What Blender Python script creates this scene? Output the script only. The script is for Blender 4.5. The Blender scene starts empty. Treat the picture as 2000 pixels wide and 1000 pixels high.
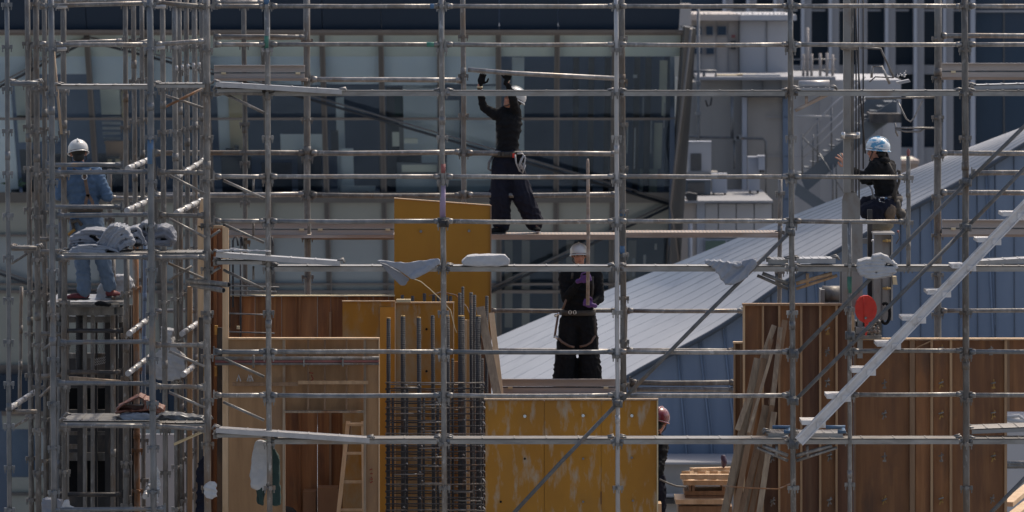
import bpy, bmesh, math, random
from mathutils import Vector, Matrix, Euler, noise
random.seed(7)
SC = bpy.context.scene
C = SC.collection
FPX = 10260.0
ZC = 20.0
def P(px, py, Y):
    return Vector(((px - 1000.0) * Y / FPX, Y, ZC - (py + 100.0) * Y / FPX))
def U(Y): return Y / FPX
F = 54.0; R = 60.0
R_ = random.uniform
# ------------------------------------------------------------------ materials
MATS = {}
def mat(name, c1, c2=None, scale=(3, 3, 3), detail=4, rough=0.6, metal=0.0, bump=0.0, bscale=None,
        c3=None, s3=(2, 2, 2), t3=(0.55, 0.7), c4=None, s4=(9, 9, 9), t4=(0.6, 0.66), rnd=0.0, spec=0.5, coat=0.0, ramp=(0.35, 0.65)):
    m = bpy.data.materials.new(name); m.use_nodes = True
    nt = m.node_tree; N = nt.nodes; L = nt.links
    b = N['Principled BSDF']
    b.inputs['Roughness'].default_value = rough; b.inputs['Metallic'].default_value = metal
    b.inputs['Specular IOR Level'].default_value = spec
    b.inputs['Coat Weight'].default_value = coat
    geo = N.new('ShaderNodeNewGeometry')
    def noise(sc, det=4):
        mp = N.new('ShaderNodeMapping'); mp.inputs['Scale'].default_value = sc
        L.new(geo.outputs['Position'], mp.inputs['Vector'])
        n = N.new('ShaderNodeTexNoise'); n.inputs['Scale'].default_value = 1.0; n.inputs['Detail'].default_value = det
        n.inputs['Roughness'].default_value = 0.6
        L.new(mp.outputs[0], n.inputs['Vector']); return n.outputs['Fac']
    def rng(fac, a, b_):
        r = N.new('ShaderNodeMapRange'); r.inputs['From Min'].default_value = a; r.inputs['From Max'].default_value = b_
        L.new(fac, r.inputs['Value']); return r.outputs[0]
    def mix(fac, A, B):
        mx = N.new('ShaderNodeMix'); mx.data_type = 'RGBA'
        L.new(fac, mx.inputs[0])
        for k, v in ((6, A), (7, B)):
            if isinstance(v, tuple): mx.inputs[k].default_value = (*v, 1)
            else: L.new(v, mx.inputs[k])
        return mx.outputs[2]
    col = None
    if c2 is None: c2 = tuple(x * 0.8 for x in c1)
    col = mix(rng(noise(scale, detail), *ramp), c1, c2)
    if c3: col = mix(rng(noise(s3, 5), *t3), col, c3)
    if c4: col = mix(rng(noise(s4, 6), *t4), col, c4)
    if rnd:
        oi = N.new('ShaderNodeObjectInfo')
        r = N.new('ShaderNodeMapRange'); r.inputs['To Min'].default_value = 1 - rnd; r.inputs['To Max'].default_value = 1 + rnd
        L.new(oi.outputs['Random'], r.inputs['Value'])
        hs = N.new('ShaderNodeHueSaturation'); L.new(r.outputs[0], hs.inputs['Value']); L.new(col, hs.inputs['Color'])
        col = hs.outputs['Color']
    L.new(col, b.inputs['Base Color'])
    if bump:
        bp = N.new('ShaderNodeBump'); bp.inputs['Strength'].default_value = bump; bp.inputs['Distance'].default_value = 0.01
        L.new(noise(bscale or (scale[0] * 3, scale[1] * 3, scale[2] * 3), 5), bp.inputs['Height'])
        L.new(bp.outputs[0], b.inputs['Normal'])
    MATS[name] = m
    return m
galv = mat('galvanised_steel', (.25, .245, .24), (.15, .147, .145), (14, 14, 5), rough=.42, metal=.55, rnd=.22, bump=.25,
           c3=(.15, .115, .09), s3=(3, 3, 1.6), t3=(.55, .72), c4=(.34, .335, .33), s4=(22, 22, 12), t4=(.58, .68))
galvd = mat('weathered_steel', (.20, .192, .182), (.115, .11, .105), (12, 12, 4), rough=.55, metal=.35, rnd=.22, bump=.3,
            c3=(.15, .11, .08), s3=(4, 4, 1.4), t3=(.52, .68), c4=(.27, .26, .25), s4=(22, 22, 10), t4=(.58, .68))
steelblue = mat('blue_grey_steel', (.17, .18, .195), (.10, .11, .12), (9, 9, 4), rough=.4, metal=.4, rnd=.1, bump=.2,
                c3=(.2, .16, .13), s3=(4, 4, 2), t3=(.6, .7))
rusty = mat('rusty_steel', (.30, .15, .07), (.2, .10, .055), (9, 9, 3), rough=.7, metal=.2, rnd=.15, c3=(.28, .25, .22), s3=(5, 5, 2), t3=(.5, .62))
darksteel = mat('dark_steel', (.055, .055, .06), (.03, .03, .033), (6, 6, 3), rough=.6, metal=.3, rnd=.25, c3=(.12, .10, .085), s3=(3, 3, 1.2), t3=(.5, .65))
alu = mat('aluminium', (.40, .40, .41), (.33, .33, .34), (8, 8, 3), rough=.38, metal=.3, bump=.1, c3=(.33, .32, .31), s3=(7, 7, 7), t3=(.58, .7))
deckm = mat('steel_deck', (.30, .295, .285), (.20, .196, .19), (4, 14, 14), rough=.45, metal=.5, rnd=.12, c3=(.24, .20, .17), s3=(2.5, 6, 6), t3=(.56, .7), bump=.2)
toeb = mat('white_toe_board', (.36, .325, .305), (.30, .27, .255), (1.2, 9, 9), rough=.5, c3=(.34, .28, .24), s3=(.9, 8, 5), t3=(.58, .7), rnd=.05)
plankw = mat('worn_plank', (.33, .25, .2), (.24, .185, .15), (1.5, 12, 12), rough=.75, c3=(.4, .37, .35), s3=(1, 10, 10), t3=(.5, .7))
yel = mat('yellow_coated_plywood', (.40, .185, .016), (.36, .165, .015), (1.2, 1.2, .7), rough=.42, c3=(.34, .15, .014), s3=(2.5, 2.5, .6), t3=(.5, .65), spec=.35)
yelw = mat('scuffed_yellow_plywood', (.41, .185, .018), (.34, .15, .016), (1.5, 1.5, .8), rough=.5, c3=(.33, .16, .03), s3=(3, 3, .9), t3=(.45, .7),
           c4=(.38, .31, .23), s4=(10, 10, 3.0), t4=(.52, .70), spec=.35)
yelc = mat('cement_stained_plywood', (.42, .185, .022), (.32, .14, .022), (2.5, 2.5, 1.2), rough=.6, c3=(.34, .25, .15), s3=(3.2, 3.2, 1.6), t3=(.42, .66),
           c4=(.34, .29, .23), s4=(9, 9, 2.4), t4=(.58, .7), spec=.3)
ply = mat('brown_plywood', (.245, .105, .038), (.155, .063, .025), (7, 7, .8), rough=.62, rnd=.28, c3=(.28, .13, .05), s3=(14, 14, .9), t3=(.5, .7), c4=(.075, .04, .025), s4=(2, 2, .8), t4=(.56, .74))
plyred = mat('red_brown_plywood', (.31, .12, .038), (.18, .066, .024), (9, 9, .7), rough=.6, rnd=.38, c3=(.36, .16, .055), s3=(18, 18, .8), t3=(.5, .66), c4=(.06, .03, .02), s4=(2, 2, .7), t4=(.56, .72))
plyd = mat('dark_plywood', (.14, .056, .026), (.09, .036, .018), (8, 8, .7), rough=.65, rnd=.15, c3=(.15, .075, .038), s3=(13, 13, .8), t3=(.5, .7))
stud = mat('pine_stud', (.40, .26, .15), (.29, .18, .10), (22, 22, 1.4), rough=.7, rnd=.12, c3=(.20, .12, .07), s3=(6, 6, 1), t3=(.58, .72))
studd = mat('old_stud', (.28, .175, .105), (.2, .12, .07), (22, 22, 1.4), rough=.7, rnd=.12)
pine = mat('fresh_pine', (.62, .44, .28), (.50, .34, .20), (16, 16, 1.6), rough=.65, rnd=.1, c3=(.42, .26, .14), s3=(5, 5, 2), t3=(.58, .74))
tan = mat('tan_formwork', (.36, .21, .105), (.27, .155, .075), (9, 9, 1), rough=.7, rnd=.08, c3=(.2, .12, .07), s3=(3, 3, .8), t3=(.52, .7))
oldwood = mat('weathered_timber', (.36, .28, .20), (.22, .165, .12), (26, 26, 1.3), rough=.8, rnd=.22, c3=(.25, .12, .06), s3=(4, 4, 1), t3=(.58, .7))
rebar = mat('rebar_steel', (.05, .055, .066), (.032, .034, .04), (14, 14, 3), rough=.6, metal=.1, c3=(.13, .075, .045), s3=(6, 6, 2), t3=(.6, .72), bump=.9, bscale=(8, 8, 160))
navy = mat('navy_cladding', (.018, .034, .058), (.016, .030, .052), (.4, .4, .4), rough=.5, spec=.2)
frame = mat('dark_window_frame', (.12, .12, .12), (.10, .10, .10), (2, 2, .4), rough=.45, metal=.3)
framel = mat('bronze_window_frame', (.17, .16, .155), (.14, .13, .128), (2, 2, .4), rough=.45, metal=.3)
frost = mat('frosted_spandrel_glass', (.25, .27, .255), (.23, .25, .235), (.5, .5, .3), rough=.22, spec=.5)
frostb = mat('pale_blue_spandrel_glass', (.25, .29, .31), (.23, .265, .285), (.4, .4, .5), rough=.2, spec=.5)
blindg = mat('green_grey_roller_blind', (.66, .68, .60), (.58, .60, .53), (.6, .6, .5), rough=.8)
blindb = mat('pale_blue_roller_blind', (.66, .74, .80), (.58, .66, .73), (.5, .5, .5), rough=.8)
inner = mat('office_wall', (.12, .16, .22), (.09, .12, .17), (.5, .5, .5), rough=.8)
innerl = mat('pale_office_partition', (.66, .74, .80), (.58, .66, .72), (.6, .6, .6), rough=.8)
cream = mat('cream_partition', (.62, .52, .34), (.5, .42, .28), (.6, .6, .6), rough=.8)
officed = mat('dark_office_furniture', (.03, .034, .04), (.02, .024, .03), (3, 3, 3), rough=.6)
paper = mat('white_paper_sign', (.75, .78, .82), (.68, .72, .78), (3, 3, 3), rough=.7)
carton = mat('brown_cardboard', (.38, .24, .15), (.33, .2, .12), (2, 2, 2), rough=.8)
roofm = mat('metal_roofing', (.52, .52, .515), (.47, .47, .465), (.25, .6, .4), rough=.38, metal=.35, c3=(.43, .435, .44), s3=(.1, .5, .3), t3=(.45, .7), c4=(.40, .405, .41), s4=(.7, 2.6, 2.6), t4=(.52, .7))
wallb = mat('blue_metal_wall', (.125, .175, .255), (.11, .155, .23), (.6, .6, .25), rough=.5, metal=.1, c3=(.145, .195, .275), s3=(2, 2, .2), t3=(.5, .7))
seamd = mat('dark_seam', (.05, .065, .09), (.045, .06, .08), rough=.7)
seaml = mat('pale_seam', (.14, .19, .27), (.13, .18, .255), rough=.6)
conc = mat('concrete', (.30, .29, .28), (.24, .235, .23), (1.5, 1.5, 1.5), rough=.85, c3=(.2, .195, .19), s3=(.5, .5, .5), t3=(.5, .7), bump=.2)
pgrey = mat('grey_panel', (.31, .30, .285), (.275, .265, .255), (.8, .8, .25), rough=.6, c3=(.25, .24, .23), s3=(1.2, 1.2, .15), t3=(.5, .7))
pgreyb = mat('pale_blue_grey_panel', (.37, .375, .395), (.345, .35, .37), (.6, .6, .25), rough=.5)
pbeige = mat('warm_grey_panel', (.40, .365, .34), (.37, .335, .315), (.6, .6, .25), rough=.6)
stairm = mat('painted_stair_steel', (.095, .115, .14), (.08, .10, .12), (2, 2, 2), rough=.6)
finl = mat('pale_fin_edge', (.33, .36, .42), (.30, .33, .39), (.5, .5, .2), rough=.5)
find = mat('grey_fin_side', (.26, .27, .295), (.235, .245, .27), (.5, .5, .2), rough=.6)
towg = mat('tower_glass', (.028, .052, .085), (.02, .04, .066), (.3, .3, .15), rough=.4, spec=.2, c3=(.035, .052, .08), s3=(.5, .5, .1), t3=(.5, .65))
bluetape = mat('blue_paint_band', (.055, .14, .27), (.07, .13, .21), (10, 10, 10), rough=.6)
greentape = mat('green_paint_band', (.04, .20, .15), (.05, .16, .12), (10, 10, 10), rough=.6)
redtape = mat('dull_red_paint_band', (.26, .09, .085), (.2, .07, .07), (10, 10, 10), rough=.6)
purptape = mat('lilac_paint_band', (.28, .21, .33), (.24, .2, .28), (10, 10, 10), rough=.6)
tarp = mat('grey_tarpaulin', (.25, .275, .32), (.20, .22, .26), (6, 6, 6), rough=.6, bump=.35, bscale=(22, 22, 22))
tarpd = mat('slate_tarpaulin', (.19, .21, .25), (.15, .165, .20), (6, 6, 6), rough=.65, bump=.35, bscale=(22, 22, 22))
whitebag = mat('white_sack_cloth', (.40, .41, .43), (.32, .33, .35), (6, 6, 6), rough=.6, bump=.3, bscale=(16, 16, 16))
plastic = mat('clear_sheet_plastic', (.30, .31, .32), (.24, .245, .25), (8, 8, 8), rough=.25, bump=.4, bscale=(16, 16, 16))
browntarp = mat('brown_tarpaulin', (.17, .065, .042), (.12, .045, .03), (5, 5, 5), rough=.5, bump=.4, bscale=(14, 14, 14))
black = mat('black_cloth', (.009, .010, .012), (.012, .013, .015), (20, 20, 20), rough=.9, spec=.15)
navycloth = mat('navy_work_trousers', (.012, .014, .024), (.016, .018, .03), (14, 14, 6), rough=.9, spec=.15)
denim = mat('blue_work_jacket', (.085, .145, .235), (.065, .115, .195), (12, 12, 12), rough=.85, spec=.2)
denimp = mat('faded_blue_trousers', (.115, .165, .235), (.09, .135, .2), (12, 12, 12), rough=.85, spec=.2)
skin = mat('tanned_skin', (.50, .24, .16), (.45, .20, .135), (10, 10, 10), rough=.55)
hairm = mat('black_hair', (.012, .011, .011), (.02, .018, .016), (40, 40, 40), rough=.7)
helw = mat('white_helmet_shell', (.52, .53, .53), (.46, .47, .47), (12, 12, 12), rough=.3, coat=.3)
helb = mat('blue_white_helmet_shell', (.62, .68, .72), (.6, .66, .7), (12, 12, 12), rough=.3, coat=.3, c3=(.08, .30, .50), s3=(15, 15, 30), t3=(.51, .54))
helr = mat('maroon_helmet_shell', (.17, .018, .03), (.14, .014, .025), (12, 12, 12), rough=.25, coat=.4)
purple = mat('purple_glove_rubber', (.10, .035, .19), (.08, .028, .15), (20, 20, 20), rough=.6)
strapm = mat('harness_webbing', (.06, .052, .045), (.045, .04, .035), (20, 20, 20), rough=.7)
strapb = mat('brown_leather_strap', (.16, .10, .075), (.12, .075, .055), (20, 20, 20), rough=.6)
chrome = mat('bright_buckle_steel', (.62, .62, .62), (.5, .5, .5), (20, 20, 20), rough=.25, metal=.8)
redshoe = mat('dark_red_shoe_cloth', (.13, .02, .03), (.09, .015, .022), (20, 20, 20), rough=.7)
khaki = mat('khaki_canvas', (.22, .19, .14), (.17, .145, .105), (14, 14, 14), rough=.8)
pouchm = mat('brown_leather_pouch', (.13, .09, .06), (.085, .06, .04), (14, 14, 14), rough=.6)
redp = mat('red_painted_steel', (.60, .03, .018), (.52, .025, .015), (6, 6, 6), rough=.4, c3=(.34, .02, .015), s3=(8, 8, 8), t3=(.58, .7))
orangeb = mat('yellow_clip_plastic', (.34, .20, .05), (.26, .15, .04), (10, 10, 10), rough=.6)
whitep = mat('white_cloth', (.42, .43, .44), (.35, .36, .38), (10, 10, 10), rough=.8, bump=.3, bscale=(30, 30, 30))
greenc = mat('dark_green_cloth', (.018, .046, .042), (.014, .036, .034), (10, 10, 10), rough=.85)
redink = mat('red_marker_ink', (.24, .035, .02), (.22, .03, .02), rough=.9)
blueink = mat('blue_sign_lettering', (.03, .16, .42), (.03, .15, .4), rough=.7)
copper = mat('brass_latch', (.5, .33, .13), (.42, .27, .1), (20, 20, 20), rough=.4, metal=.4)
asphalt = mat('asphalt', (.05, .05, .05), (.04, .04, .042), (.5, .5, .5), rough=.9)
leafm = mat('green_leaf', (.06, .14, .03), (.04, .1, .025), (9, 9, 9), rough=.6)
def glassmat(name, tint=(.95, .98, .98), wob=.0):
    m = bpy.data.materials.new(name); m.use_nodes = True
    nt = m.node_tree; N = nt.nodes; L = nt.links
    N.remove(N['Principled BSDF'])
    out = N['Material Output']
    tr = N.new('ShaderNodeBsdfTransparent'); tr.inputs[0].default_value = (*tint, 1)
    gl = N.new('ShaderNodeBsdfGlossy'); gl.inputs['Roughness'].default_value = .03; gl.inputs[0].default_value = (.5, .68, .95, 1)
    fr = N.new('ShaderNodeFresnel'); fr.inputs['IOR'].default_value = 1.45
    geo = N.new('ShaderNodeNewGeometry'); n = N.new('ShaderNodeTexNoise'); n.inputs['Scale'].default_value = .9; n.inputs['Detail'].default_value = 1
    bp = N.new('ShaderNodeBump'); bp.inputs['Strength'].default_value = .5; bp.inputs['Distance'].default_value = .05
    L.new(geo.outputs['Position'], n.inputs['Vector']); L.new(n.outputs['Fac'], bp.inputs['Height']); L.new(bp.outputs[0], gl.inputs['Normal'])
    mx = N.new('ShaderNodeMixShader')
    L.new(fr.outputs[0], mx.inputs[0]); L.new(tr.outputs[0], mx.inputs[1]); L.new(gl.outputs[0], mx.inputs[2]); L.new(mx.outputs[0], out.inputs[0])
    return m
glass = glassmat('window_glass')
# ------------------------------------------------------------------ mesh builder
class MB:
    def __init__(s): s.v = []; s.f = []; s.sm = []; s.mi = []; s.cur = 0
    def add(s, vs, fs, smooth=False):
        o = len(s.v); s.v += [tuple(v) for v in vs]
        for k, f in enumerate(fs):
            s.f.append([i + o for i in f]); s.sm.append(smooth if isinstance(smooth, bool) else smooth[k]); s.mi.append(s.cur)
        return s
    def box(s, a, b):
        x0, x1 = sorted((a[0], b[0])); y0, y1 = sorted((a[1], b[1])); z0, z1 = sorted((a[2], b[2]))
        return s.add([(x0, y0, z0), (x1, y0, z0), (x1, y1, z0), (x0, y1, z0), (x0, y0, z1), (x1, y0, z1), (x1, y1, z1), (x0, y1, z1)],
              [(0, 3, 2, 1), (4, 5, 6, 7), (0, 1, 5, 4), (1, 2, 6, 5), (2, 3, 7, 6), (3, 0, 4, 7)])
    def pbox(s, x0, y0, x1, y1, Y, d):            # box filling a picture rectangle at depth Y, d metres thick
        a = P(x0, y0, Y); b = P(x1, y1, Y); return s.box((a.x, Y, a.z), (b.x, Y + d, b.z))
    def prism(s, pts, Y, d, pY=None):             # outline (px, py) at depth Y extruded d metres
        A = [P(x, y, Y) for x, y in pts]; n = len(A)
        B = [Vector((p.x, p.y + d, p.z)) for p in A]
        ar = sum(A[i].x * A[(i + 1) % n].z - A[(i + 1) % n].x * A[i].z for i in range(n))
        idx = list(range(n))
        if ar < 0: A.reverse(); B.reverse()
        return s.add(A + B, [tuple(idx), tuple(reversed([i + n for i in idx]))] + [(i, i + n, (i + 1) % n + n, (i + 1) % n) for i in range(n)])
    def beam(s, p0, p1, w, h, up=Vector((0, 0, 1))):   # rectangular bar
        p0 = Vector(p0); p1 = Vector(p1); d = (p1 - p0).normalized()
        if abs(d.dot(up)) > .98: up = Vector((0, 1, 0))
        sx = d.cross(up).normalized() * w / 2; sz = sx.cross(d).normalized() * h / 2
        vs = [p + a * sx + b * sz for p in (p0, p1) for a, b in ((-1, -1), (1, -1), (1, 1), (-1, 1))]
        return s.add(vs, [(0, 1, 2, 3), (7, 6, 5, 4), (0, 4, 5, 1), (1, 5, 6, 2), (2, 6, 7, 3), (3, 7, 4, 0)])
    def tube(s, pts, r, n=10, cap=True):
        pts = [Vector(p) for p in pts]; k = len(pts)
        rs = r if isinstance(r, (list, tuple)) else [r] * k
        vs = []; prev = None
        for i, p in enumerate(pts):
            d = (pts[min(i + 1, k - 1)] - pts[max(i - 1, 0)]).normalized()
            up = Vector((0, 0, 1)) if abs(d.z) < .9 else Vector((0, 1, 0))
            if prev is None: a = d.cross(up).normalized()
            else: a = (prev - d * prev.dot(d)).normalized()
            prev = a; b = d.cross(a)
            for j in range(n):
                t = 2 * math.pi * j / n
                vs.append(p + (a * math.cos(t) + b * math.sin(t)) * rs[i])
        fs = []; sm = []
        for i in range(k - 1):
            for j in range(n):
                fs.append((i * n + j, i * n + (j + 1) % n, (i + 1) * n + (j + 1) % n, (i + 1) * n + j)); sm.append(True)
        if cap:
            fs.append(tuple(reversed(range(n)))); sm.append(False)
            fs.append(tuple((k - 1) * n + j for j in range(n))); sm.append(False)
        return s.add(vs, fs, sm)
    def quad(s, a, b, c, d): return s.add([a, b, c, d], [(0, 1, 2, 3)])
    def grid(s, rows, smooth=True):
        n = len(rows[0]); vs = [p for r in rows for p in r]
        fs = [(i * n + j, i * n + j + 1, (i + 1) * n + j + 1, (i + 1) * n + j) for i in range(len(rows) - 1) for j in range(n - 1)]
        return s.add(vs, fs, smooth)
    def build(s, name, m, parent=None, recalc=True):
        me = bpy.data.meshes.new(name)
        off = worldloc(parent) if parent else Vector((0, 0, 0))
        me.from_pydata([(v[0] - off.x, v[1] - off.y, v[2] - off.z) for v in s.v], [], s.f)
        for i, p in enumerate(me.polygons): p.use_smooth = s.sm[i]; p.material_index = s.mi[i]
        if recalc:
            bm = bmesh.new(); bm.from_mesh(me); bmesh.ops.recalc_face_normals(bm, faces=bm.faces); bm.to_mesh(me); bm.free()
        for mm in (m if isinstance(m, (list, tuple)) else [m]): me.materials.append(mm)
        o = bpy.data.objects.new(name, me); C.objects.link(o)
        if parent: o.parent = parent
        return o
def worldloc(o):
    v = Vector((0, 0, 0))
    while o: v += o.location; o = o.parent
    return v
def tag(o, label, cat, group=None, kind=None):
    if label: o['label'] = label
    if cat: o['category'] = cat
    if group: o['group'] = group
    if kind: o['kind'] = kind
    return o
def thing(name, label, cat, loc, group=None):
    o = bpy.data.objects.new(name, None); o.empty_display_size = .2; C.objects.link(o); o.location = loc
    return tag(o, label, cat, group)
def rt(p, a=.003):  # hand-made irregularity
    return Vector(p) + Vector((R_(-a, a), R_(-a, a), R_(-a, a)))
# scaffold pieces -----------------------------------------------------------
def post(parent, x0, x1, Y, y0=-50, y1=1050, r=.0285, m=None, cm=None, col0=13, pitch=85.5, collars=True, bands=(), skip=()):
    m = m or galv
    n = 9; pts = []
    for i in range(n):
        t = i / (n - 1); p = P(x0 + (x1 - x0) * t, y0 + (y1 - y0) * t, Y); pts.append(p + Vector((R_(-.004, .004), 0, 0)) if 0 < i < n - 1 else p)
    mb = MB().tube(pts, r, 12)
    # spigot joints: slightly wider sleeves
    for yy in (y0 + (y1 - y0) * R_(.2, .35), y0 + (y1 - y0) * R_(.6, .8)):
        t = (yy - y0) / (y1 - y0); x = x0 + (x1 - x0) * t
        mb.tube([P(x, yy, Y), P(x, yy + 16, Y)], r * 1.14, 12)
        mb.tube([P(x, yy + 8, Y) - Vector((0, r * 1.5, 0)), P(x, yy + 8, Y)], .008, 6)
    o = mb.build('post', m, parent)
    if collars:
        yy = col0
        while yy < y1:
            if yy > y0 + 5 and yy > -20 and yy < 1010 and not any(abs(yy - s_) < 12 for s_ in skip):
                t = (yy - y0) / (y1 - y0); x = x0 + (x1 - x0) * t; collar(o, P(x, yy, Y), r, cm or m)
            yy += pitch * 54 / Y if Y > 50 else pitch
    for (yy, h, bm_) in bands:
        t = (yy - y0) / (y1 - y0); x = x0 + (x1 - x0) * t
        MB().tube([P(x, yy, Y), P(x, yy + h, Y)], r * 1.05, 12).build('paint_band', bm_, o)
    return o
_cm = {}
def collar(parent, p, r, m):
    key = (round(r, 4), m.name, random.randint(0, 2))
    if key not in _cm:
        mb = MB(); a = key[2] * .5
        mb.tube([(0, 0, -.012), (0, 0, .016)], r * 1.32, 12)
        for k in range(4):
            t = a * .25 + k * math.pi / 2; ux = math.cos(t); uy = math.sin(t)
            c0 = Vector((ux, uy, 0)) * r * 1.1; c1 = Vector((ux, uy, 0)) * (r + .031)
            mb.beam(c0 + Vector((0, 0, .004)), c1 + Vector((0, 0, .004)), .034, .042)
            mb.beam(c1 - Vector((ux, uy, 0)) * .012 + Vector((0, 0, -.016)), c1 - Vector((ux, uy, 0)) * .012 + Vector((0, 0, -.05)), .012, .014, Vector((0, 1, 0)))
        o = mb.build('collar', m); me = o.data; bpy.data.objects.remove(o); _cm[key] = me
    o = bpy.data.objects.new('collar', _cm[key]); C.objects.link(o); o.parent = parent
    o.location = Vector(p) - worldloc(parent)
    return o
def ledger(parent, a, b, r=.0235, m=None, name='ledger', ends=True, bands=()):
    a = Vector(a); b = Vector(b); d = (b - a); L = d.length; d.normalize()
    n = max(3, int(L / .35)); pts = []; sag = R_(-.004, .008) if L > 1 else 0
    for i in range(n + 1):
        t = i / n; p = a + d * (L * t) - Vector((0, 0, sag * 4 * t * (1 - t)))
        if 0 < i < n: p += Vector((0, 0, R_(-.002, .002)))
        pts.append(p)
    mb = MB().tube(pts, r, 10)
    if ends and L > .3:
        for q, s_ in ((a, 1), (b, -1)):
            mb.tube([q + d * s_ * .005, q + d * s_ * .05, q + d * s_ * .07], [r * 1.25, r * 1.25, r], 10)
            mb.beam(q - d * s_ * .02, q + d * s_ * .03, .02, r * 3.0)
            mb.beam(q - d * s_ * .012 + Vector((0, 0, r * 1.4)), q - d * s_ * .012 + Vector((0, 0, r * 2.3)), .012, .02)
    o = mb.build(name, m or galv, parent)
    for (t0, t1, bm_) in bands:
        MB().tube([a + d * L * t0, a + d * L * t1], r * 1.06, 12).build('paint_band', bm_, o)
    return o
def bracket(parent, p, x1, y1, m=None, Y=None, cr=.015):
    """slim diagonal strut below a ledger, from picture point p to (x1,y1) at depth Y"""
    return MB().tube([P(*p, Y), P(x1, y1, Y)], cr, 8).build('strut', m or galv, parent)
def plank(label, x0, x1, y, Y, w=.24, h=.045, m=None, tilt=0, dY=0, group='steel planks laid along the scaffold', thick=None, hooks=True):
    a = P(x0, y, Y); b = P(x1, y + tilt, Y + dY)
    if dY: b = P(x1, y + tilt, Y + dY)
    t = thing('scaffold_plank', label, 'scaffold plank', a, group)
    d = (b - a); L = d.length; d.normalize(); side = Vector((-d.y, d.x, 0)).normalized(); up = d.cross(side) * -1
    if up.z < 0: up = -up
    mb = MB()
    c0 = a + side * (w / 2); c1 = b + side * (w / 2)
    mb.beam(c0 - up * .006, c1 - up * .006, w, .008, up)
    for s_ in (-1, 1):
        mb.beam(c0 + side * s_ * (w / 2 - .004) - up * h / 2, c1 + side * s_ * (w / 2 - .004) - up * h / 2, .008, h, up)
        mb.beam(c0 + side * s_ * (w / 2 - .014) - up * (h - .004), c1 + side * s_ * (w / 2 - .014) - up * (h - .004), .022, .006, up)
    for k in range(1, 5):
        q = a + d * (L * k / 5) + side * (w / 2)
        mb.beam(q - side * w * .46 + up * .001, q + side * w * .46 + up * .001, .012, .007, up)
    mb.build('deck_plate', m or deckm, t)
    if hooks:
        for q, s_ in ((a, 1), (b, -1)):
            for f_ in (.2, .8):
                e = q + side * (w * f_)
                MB().tube([e + d * s_ * .03, e - d * s_ * .025 + up * .015, e - d * s_ * .045 - up * .02], .012, 8).build('hook', galv, t)
    return t
def icos(sub=2):
    bm = bmesh.new(); bmesh.ops.create_icosphere(bm, subdivisions=sub, radius=1.0)
    vs = [v.co.copy() for v in bm.verts]; fs = [[v.index for v in f.verts] for f in bm.faces]; bm.free(); return vs, fs
ICO = icos(2)
class ORG(MB):
    def ell(s, c, r, rot=None):
        c = Vector(c); r = (r, r, r) if isinstance(r, (int, float)) else r
        M = rot.to_matrix() if isinstance(rot, Euler) else (rot or Matrix.Identity(3))
        return s.add([c + M @ Vector((v.x * r[0], v.y * r[1], v.z * r[2])) for v in ICO[0]], ICO[1], True)
    def cap(s, p0, r0, p1, r1=None, n=12):
        r1 = r1 or r0; p0 = Vector(p0); p1 = Vector(p1)
        s.tube([p0, p1], [r0, r1], n); s.ell(p0, r0); s.ell(p1, r1); return s
    def chain(s, *a):
        for i in range(0, len(a) - 2, 2): s.cap(a[i], a[i + 1], a[i + 2], a[i + 3])
        return s
    def blend(s, name, m, parent=None, voxel=.014, smooth=4, disp=0, dscale=.12, disp2=0, d2scale=.04, crease=()):
        o = s.build(name, m, parent)
        md = o.modifiers.new('r', 'REMESH'); md.mode = 'VOXEL'; md.voxel_size = voxel; md.use_smooth_shade = True
        if smooth:
            sm = o.modifiers.new('s', 'SMOOTH'); sm.iterations = smooth; sm.factor = .5
        for dd, ds in ((disp, dscale), (disp2, d2scale)):
            if dd:
                tx = bpy.data.textures.new('fold', 'CLOUDS'); tx.noise_scale = ds; tx.noise_depth = 2
                e = o.modifiers.new('d', 'DISPLACE'); e.texture = tx; e.strength = dd; e.mid_level = .5; e.texture_coords = 'GLOBAL' if False else 'LOCAL'
        dg = bpy.context.evaluated_depsgraph_get(); dg.update()
        me = bpy.data.meshes.new_from_object(o.evaluated_get(dg)); o.modifiers.clear()
        old = o.data; o.data = me; me.name = name; bpy.data.meshes.remove(old)
        for (amp, wl, dr, wob) in crease:
            d = Vector(dr).normalized() / wl; sd = R_(0, 50); N_ = [v.normal.copy() for v in me.vertices]
            for v, n in zip(me.vertices, N_):
                p = v.co + Vector((sd, 0, sd)); q = v.co.dot(d) + wob * noise.noise(p * 4) + .35 * wob * noise.noise(p * 11)
                k = .5 + .5 * noise.noise(p * 5 + Vector((9, 9, 9)))
                v.co += n * amp * k * (1.3 - 2.6 * abs(math.sin(math.pi * q)) ** .7)
        for p in me.polygons: p.use_smooth = True
        return o
# ================================================================== setting
cam = bpy.data.cameras.new('camera'); co = bpy.data.objects.new('camera', cam); C.objects.link(co); SC.camera = co
cam.sensor_width = 36; cam.lens = FPX / 2000 * 36; cam.shift_y = -.3; cam.clip_end = 3000; cam.clip_start = 1
co.location = (0, 0, ZC); co.rotation_euler = (math.radians(90), 0, 0)
cam.dof.use_dof = True; cam.dof.focus_distance = 55; cam.dof.aperture_fstop = 5.0
EL, AZ = math.radians(56), math.radians(38)      # sun behind the scene, to the right (azimuth from +Y towards +X)
w = bpy.data.worlds.new('World'); SC.world = w; w.use_nodes = True
nt = w.node_tree; bg = nt.nodes['Background']; sky = nt.nodes.new('ShaderNodeTexSky'); sky.sky_type = 'NISHITA'; sky.sun_disc = False
sky.sun_elevation = EL; sky.sun_rotation = AZ; sky.dust_density = 3.5; sky.ozone_density = .7; sky.air_density = .8
nt.links.new(sky.outputs[0], bg.inputs[0]); bg.inputs[1].default_value = .15
sl = bpy.data.lights.new('sun', 'SUN'); sl.energy = 2.0; sl.angle = math.radians(.53); sl.color = (1, .93, .84)
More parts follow.
